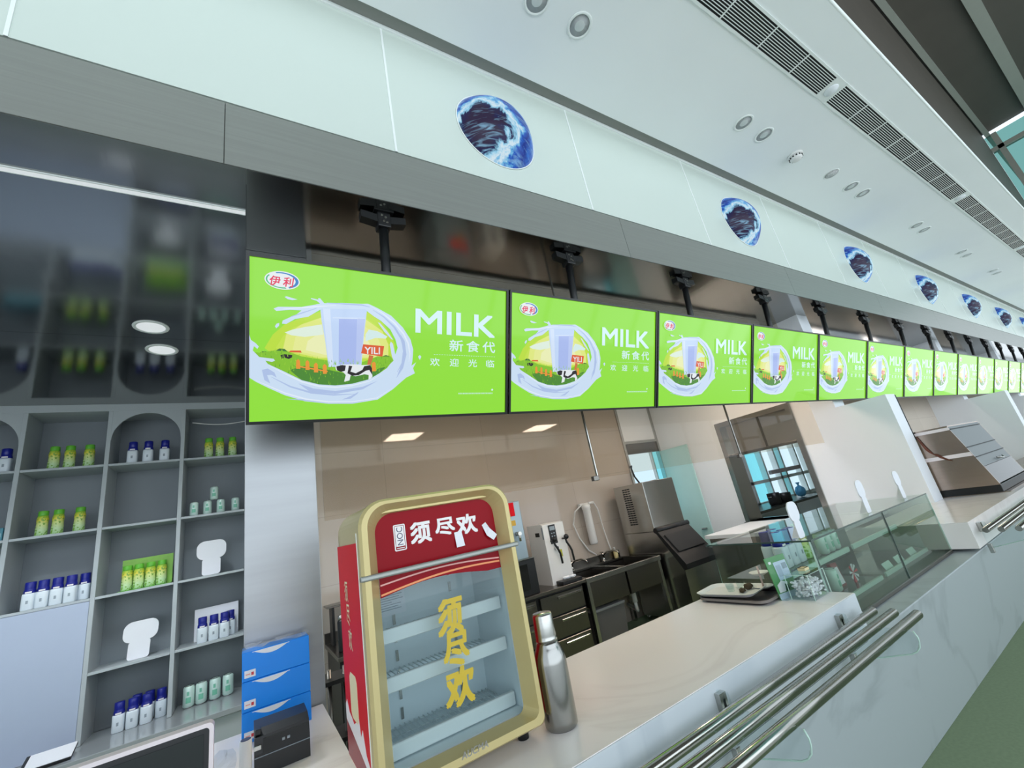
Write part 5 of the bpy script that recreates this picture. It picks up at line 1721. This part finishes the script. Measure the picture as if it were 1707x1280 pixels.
for i, x in enumerate((3.27, 3.78)):
    t = thing('faucet', (x, 4.38, BZ), ['left steel faucet right of the white water boiler', 'right steel faucet with a long spout over the right basin'][i], 'faucet', 'sink faucets')
    MB().lathe((x, 4.385, BZ + 0.0005), [(0.026, 0), (0.026, 0.01), (0.016, 0.02), (0.016, 0.07), (0.02, 0.075), (0.02, 0.10), (0.0, 0.104)], chrome, 18).build('body', t)
    MB().path([(x, 4.385, BZ + .075), (x + .02, 4.33, BZ + .11), (x + .05, 4.25, BZ + .12), (x + .065, 4.17, BZ + .10), (x + .066, 4.165, BZ + .075)], 0.010, chrome).build('spout', t)
    MB().box(x - .008, x + .008, 4.37, 4.43, BZ + .104, BZ + .116, chrome, 0.003, 1).build('lever', t)
t = thing('soap_bottle', (4.0, 4.39, BZ), 'cream soap bottle with a white pump on the sink rim', 'bottle')
MB().lathe((4.0, 4.39, BZ + .0005), [(0, 0), (.026, 0), (.028, .01), (.028, .07), (.018, .09), (.012, .095)], mat('soap_cream', (222, 206, 150), 0.4, vary=0.03), 18).build('body', t)
MB().tube((4.0, 4.39, BZ + .095), (4.0, 4.39, BZ + .12), .008, white_plastic, 10).box(3.98, 4.006, 4.384, 4.396, BZ + .12, BZ + .128, white_plastic).build('pump', t)
t = thing('plastic_bin', (3.22, 3.9, -1.3), 'grey plastic tub stored under the left sink basin', 'tub')
MB().prism([(3.05, 3.83, FL + .001), (3.40, 3.83, FL + .001), (3.44, 3.83, -1.10), (3.01, 3.83, -1.10)], (0, 0.14, 0), mat('tub_grey', (92, 92, 92), 0.5, vary=0.1)).build('tub', t)
MB().box(3.0, 3.45, 3.82, 3.98, -1.10, -1.075, mat('tub_rim', (150, 150, 150), 0.4, vary=0.05), 0.006).build('rim', t)

t = thing('water_boiler', (2.70, 3.98, BZ), 'white countertop water boiler with black panel and two black taps', 'water boiler')
bb = MB().prism([(2.63, y, z) for y, z in [(3.90, BZ + .0005), (3.90, -0.16), (3.93, -0.15), (4.2, -0.15), (4.2, BZ + .0005)]], (0.275, 0, 0), white_plastic)
bb.build('housing', t)
MB().box(2.70, 2.79, 3.893, 3.90, -0.36, -0.17, black_plastic, 0.003, 1).build('control_panel', t)
dp = MB().box(2.713, 2.777, 3.890, 3.893, -0.225, -0.185, print_grey)
for k in range(3):
    for j in range(2):
        dp.box(2.722 + .03 * j, 2.737 + .03 * j, 3.890, 3.893, -0.26 - .03 * k, -0.25 - .03 * k, print_grey)
dp.build('display', t)
for xx in (2.705, 2.86):
    tp = MB().path([(xx, 3.90, -0.33), (xx, 3.85, -0.33), (xx + .005, 3.845, -0.37), (xx + .03, 3.845, -0.41), (xx + .05, 3.845, -0.46), (xx + .055, 3.845, -0.56)], 0.011, black_plastic)
    tp = tp.build('tap', t)
    MB().sphere((xx + .01, 3.842, -0.315), 0.03, black_plastic, (1, .8, .9)).build('knob', tp)
MB().tube((2.765, 3.90, -0.405), (2.765, 3.888, -0.405), 0.03, white_plastic, 20).tube((2.765, 3.888, -0.405), (2.765, 3.884, -0.405), 0.014, black_plastic, 14).build('round_dial', t)
MB().box(2.785, 2.82, 3.896, 3.8995, -0.50, -0.43, mat('yellow_sticker', (190, 186, 50), 0.5, vary=0.05)).build('sticker', t)
MB().box(2.67, 2.92, 3.78, 3.8995, BZ + .001, BZ + .035, black_plastic, 0.004, 1).build('drip_tray', t)
MB().box(2.6293, 2.63, 3.98, 4.06, -0.27, -0.23, print_black).box(2.6293, 2.63, 3.905, 3.93, -0.30, -0.18, print_grey).build('side_label', t)
b = MB()
random.seed(9)
for k in range(7):
    b.sphere((2.74 + .018 * k, 3.83 + random.uniform(-.02, .02), BZ + 0.052 + random.uniform(0, .01)), 0.026, paper_white, (1.1, 1, .55), 2, .12)
tag(b.build('white_cloth', origin=(2.76, 3.83, BZ + .035)), 'crumpled white cloth on the drip tray of the water boiler', 'cloth')

t = thing('drink_dispenser', (2.1, 3.95, -0.44), 'blue-grey dispenser machine with a red label, half hidden behind the cooler', 'dispenser')
MB().box(1.86, 2.33, 3.78, 4.2, -0.42, 0.13, mat('dispenser_blue_grey', (150, 168, 178), 0.3, 0.4, vary=0.05), 0.008).build('housing', t)
MB().box(2.02, 2.255, 3.772, 3.78, -0.01, 0.12, red_paint, 0.002, 1).build('red_label', t)
MB().box(2.13, 2.245, 3.774, 3.78, -0.10, -0.05, mat('amber_sticker', (206, 166, 60), 0.5, vary=0.05)).build('amber_sticker', t)
MB().tube((2.24, 3.78, -0.18), (2.24, 3.72, -0.18), 0.02, chrome, 14).tube((2.24, 3.735, -0.18), (2.24, 3.735, -0.25), 0.012, chrome, 12).build('tap', t)
t = thing('oven', (2.1, 4.0, BZ), 'dark oven carrying the blue-grey dispenser behind the cooler', 'oven')
MB().box(1.80, 2.40, 3.80, 4.3, BZ + .0005, -0.43, black_metal, 0.006).build('body', t)
MB().box(1.80, 2.40, 3.79, 4.31, -0.43, -0.4205, steel, 0.002, 1).build('top_plate', t)
MB().box(1.84, 2.30, 3.793, 3.80, BZ + .05, -0.47, mat('oven_glass', (26, 28, 28), 0.1, vary=0.05)).build('door', t)

t = thing('water_filter', (3.64, 4.38, -0.25), 'white cylindrical water filter with tubes on the tiled kitchen wall', 'water filter')
MB().lathe((3.66, 4.36, -0.52), [(0.0, 0.0), (.04, 0.0), (.05, .02), (.05, .42), (.056, .43), (.056, .47), (.03, .49), (0, .495)], white_plastic, 24).build('cartridge', t)
MB().box(3.60, 3.76, 4.40, 4.448, -0.06, -0.02, white_plastic, 0.004, 1).tube((3.72, 4.36, -.03), (3.80, 4.36, -.03), .016, white_plastic, 12).build('bracket', t)
b = MB()
b.path([(3.60, 4.37, -0.04), (3.50, 4.40, -0.10), (3.45, 4.42, -0.25), (3.50, 4.42, -0.42), (3.60, 4.42, -0.58), (3.70, 4.41, -0.655)], 0.009, white_plastic)
b.path([(3.80, 4.36, -0.03), (3.88, 4.40, -0.12), (3.92, 4.42, -0.40), (3.95, 4.42, -0.58), (3.96, 4.41, -0.655)], 0.009, white_plastic)
b.build('hose', t)

t = thing('ice_machine', (4.43, 3.95, FL), 'stainless ice machine with a black slanted bin door at the end of the sinks', 'ice machine')
MB().box(4.14, 4.715, 3.78, 4.30, -0.495, 0.095, steel, 0.006).build('head', t)
lv = MB()
for k in range(3):
    for j in range(17):
        lv.box(4.137, 4.14, 4.11 - .045 * k, 4.145 - .045 * k, 0.035 - .027 * j, 0.050 - .027 * j, black_metal)
lv.build('side_louvres', t)
MB().prism([(4.14, y, z) for y, z in [(4.30, -0.497), (3.77, -0.497), (3.50, -0.92), (3.52, FL + .06), (4.30, FL + .06)]], (0.575, 0, 0), steel).build('bin', t)
dl = MB().prism([(4.135, y, z) for y, z in [(3.775, -0.51), (3.74, -0.50), (3.455, -0.86), (3.455, -0.915), (3.50, -0.925)]], (0.585, 0, 0), black_plastic).build('bin_door', t)
MB().tube((4.13, 3.765, -0.485), (4.74, 3.765, -0.485), 0.032, black_plastic, 18).build('hinge_roll', dl)
MB().prism([(4.18, y, z) for y, z in [(3.700, -0.548), (3.685, -0.545), (3.54, -0.727), (3.555, -0.732)]], (0.50, 0, 0), soft_black).build('door_inset', dl)
for x in (4.18, 4.68):
    for y in (3.56, 4.26):
        MB().tube((x, y, FL + .0005), (x, y, FL + .062), .02, steel, 10).build('foot', t)
MB().box(4.60, 4.66, 4.0, 4.06, 0.0955, 0.105, steel).build('top_cap', t)
b = MB().path([(4.62, 4.26, 0.096), (4.64, 4.34, 0.20), (4.68, 4.40, 0.32), (4.72, 4.42, 0.36)], 0.012, black_plastic)
tag(b.build('power_cord', origin=(4.64, 4.3, 0.1)), 'black cord rising from the top of the ice machine to the window frame', 'cord')

t = thing('tool_shelf', (0.62, 4.2, -0.5), 'small dark rack of utensils seen between the column and the cooler', 'rack')
MB().box(0.56, 1.1, 4.22, 4.41, -0.46, -0.445, steel_dark, 0.003, 1).build('shelf', t)
for x in (0.60, 1.06):
    MB().box(x, x + .02, 4.24, 4.39, BZ + .0005, -0.46, black_metal).build('leg', t)
for i, (x, h, mm) in enumerate(((0.63, 0.26, black_plastic), (0.72, 0.20, steel_dark), (0.81, 0.23, black_plastic))):
    t = thing('canister', (x, 3.95, BZ), ['black tall', 'steel short', 'black stout'][i] + ' canister on the bench left of the cooler', 'canister', 'canisters on the bench')
    MB().lathe((x, 3.95, BZ + .0005), [(0, 0), (.035, 0), (.037, .01), (.037, h * .8), (.03, h * .86)], mm, 18).build('body', t)
    MB().lathe((x, 3.95, BZ + .0005), [(.031, h * .86), (.032, h * .9), (.032, h * .97), (.01, h), (0, h)], steel, 18).build('lid', t)

# dark gear on the floor between the two counters
t = thing('floor_stand', (0.42, 2.9, FL), 'black wire stand with a white base in the gap left of the cooler', 'stand')
for x in (0.38, 0.46):
    MB().tube((x, 2.9, FL + .04), (x, 2.9, -0.62), 0.012, steel_dark, 10).build('post', t)
MB().box(0.33, 0.60, 2.8, 3.05, FL + .001, FL + .05, white_plastic, 0.01).build('base', t)
for z in (-0.68, -0.95, -1.2):
    MB().box(0.34, 0.58, 2.82, 3.02, z, z + .02, black_metal).build('tier', t)

# ================================================================== second food station
t = thing('hot_cabinet', (6.25, 1.35, -0.594), 'stainless heated food cabinet with sloping grey front beyond the partition', 'food cabinet')
HX0, HX1 = 5.735, 6.85
pf = [(1.575, -0.53), (1.14, -0.53), (1.295, 0.045), (1.57, 0.045)]
MB().prism([(HX0, y, z) for y, z in pf], (0.012, 0, 0), steel_warm).build('side_panel', t)
MB().prism([(HX1 - .012, y, z) for y, z in pf], (0.012, 0, 0), steel_warm).build('side_panel', t)
grey_front = mat('cabinet_grey_front', (78, 90, 90), 0.35, 0.2, vary=0.06)


def HF(x, k, off=0.0):     # sloping front, k = 0 at the bottom, 1 at the top
    return (x, 1.14 + 0.155 * k - off, -0.53 + 0.575 * k)


MB().prism([HF(HX0 + .012, .30), HF(HX1 - .012, .30), HF(HX1 - .012, 1), HF(HX0 + .012, 1)], (0, 0.012, 0), grey_front).build('front_panel', t)
MB().prism([HF(HX0 + .012, .02), HF(HX1 - .012, .02), HF(HX1 - .012, .295), HF(HX0 + .012, .295)], (0, 0.006, 0), case_glass).build('front_glass', t)
for k in (.95, .62, .45):
    MB().prism([HF(HX0 + .02, k, .001), HF(HX1 - .02, k, .001), HF(HX1 - .02, k + .012, .001), HF(HX0 + .02, k + .012, .001)], (0, -0.006, 0), dark_gap).build('seam_rail', t)
MB().box(HX0, HX1, 1.295, 1.575, 0.045, 0.055, steel_warm).build('top_panel', t)
MB().box(HX0, HX1, 1.14, 1.575, -0.5935, -0.53, black_metal, 0.004, 1).build('base', t)  # black block standing in for the shadow gap under the cabinet
MB().box(HX0 + .012, HX1 - .012, 1.563, 1.575, -0.53, 0.045, steel_warm).build('back_panel', t)
strip = mat('pinkish_white_strip', (238, 226, 226), 0.4, vary=0.02)
MB().prism([(HX0 - .001, y, z) for y, z in [(1.57, 0.040), (1.293, 0.040), (1.286, 0.012), (1.57, 0.012)]], (-0.006, 0, 0), strip).build('side_strip', t)
MB().prism([(HX0 - .001, y, z) for y, z in [(1.57, -0.215), (1.228, -0.215), (1.219, -0.250), (1.57, -0.250)]], (-0.006, 0, 0), strip).build('side_strip', t)
MB().path([HF(6.3, .36, .012), HF(6.36, .34, .03), HF(6.46, .335, .03), HF(6.52, .36, .012)], 0.006, chrome).build('handle', t)

# curled protective film hanging from the end of the partition
t = thing('protective_film', (5.72, 1.53, -0.1), 'brown curled strip of protective film peeling at the partition end by the food cabinet', 'film')
fp = [(5.712, 1.545, 0.02), (5.716, 1.535, -0.06), (5.718, 1.52, -0.13), (5.720, 1.50, -0.165), (5.722, 1.478, -0.18), (5.722, 1.455, -0.185)]
q = MB()
tb = bmesh.new()
ra = [tb.verts.new(p) for p in fp]
rb_ = [tb.verts.new((p[0] + 0.004, p[1] - 0.012 - 0.016 * k, p[2] - 0.03 - 0.012 * k)) for k, p in enumerate(fp)]
for k in range(len(fp) - 1):
    tb.faces.new((ra[k], ra[k + 1], rb_[k + 1], rb_[k]))
bmesh.ops.solidify(tb, geom=tb.faces[:], thickness=0.002)
q._merge(tb, mat('film_copper_brown', (150, 96, 78), 0.25, 0.3, vary=0.1), False)
q.build('strip', t)

# tidy helper data
for o in bpy.data.objects:
    if '_w' in o.keys():
        del o['_w']
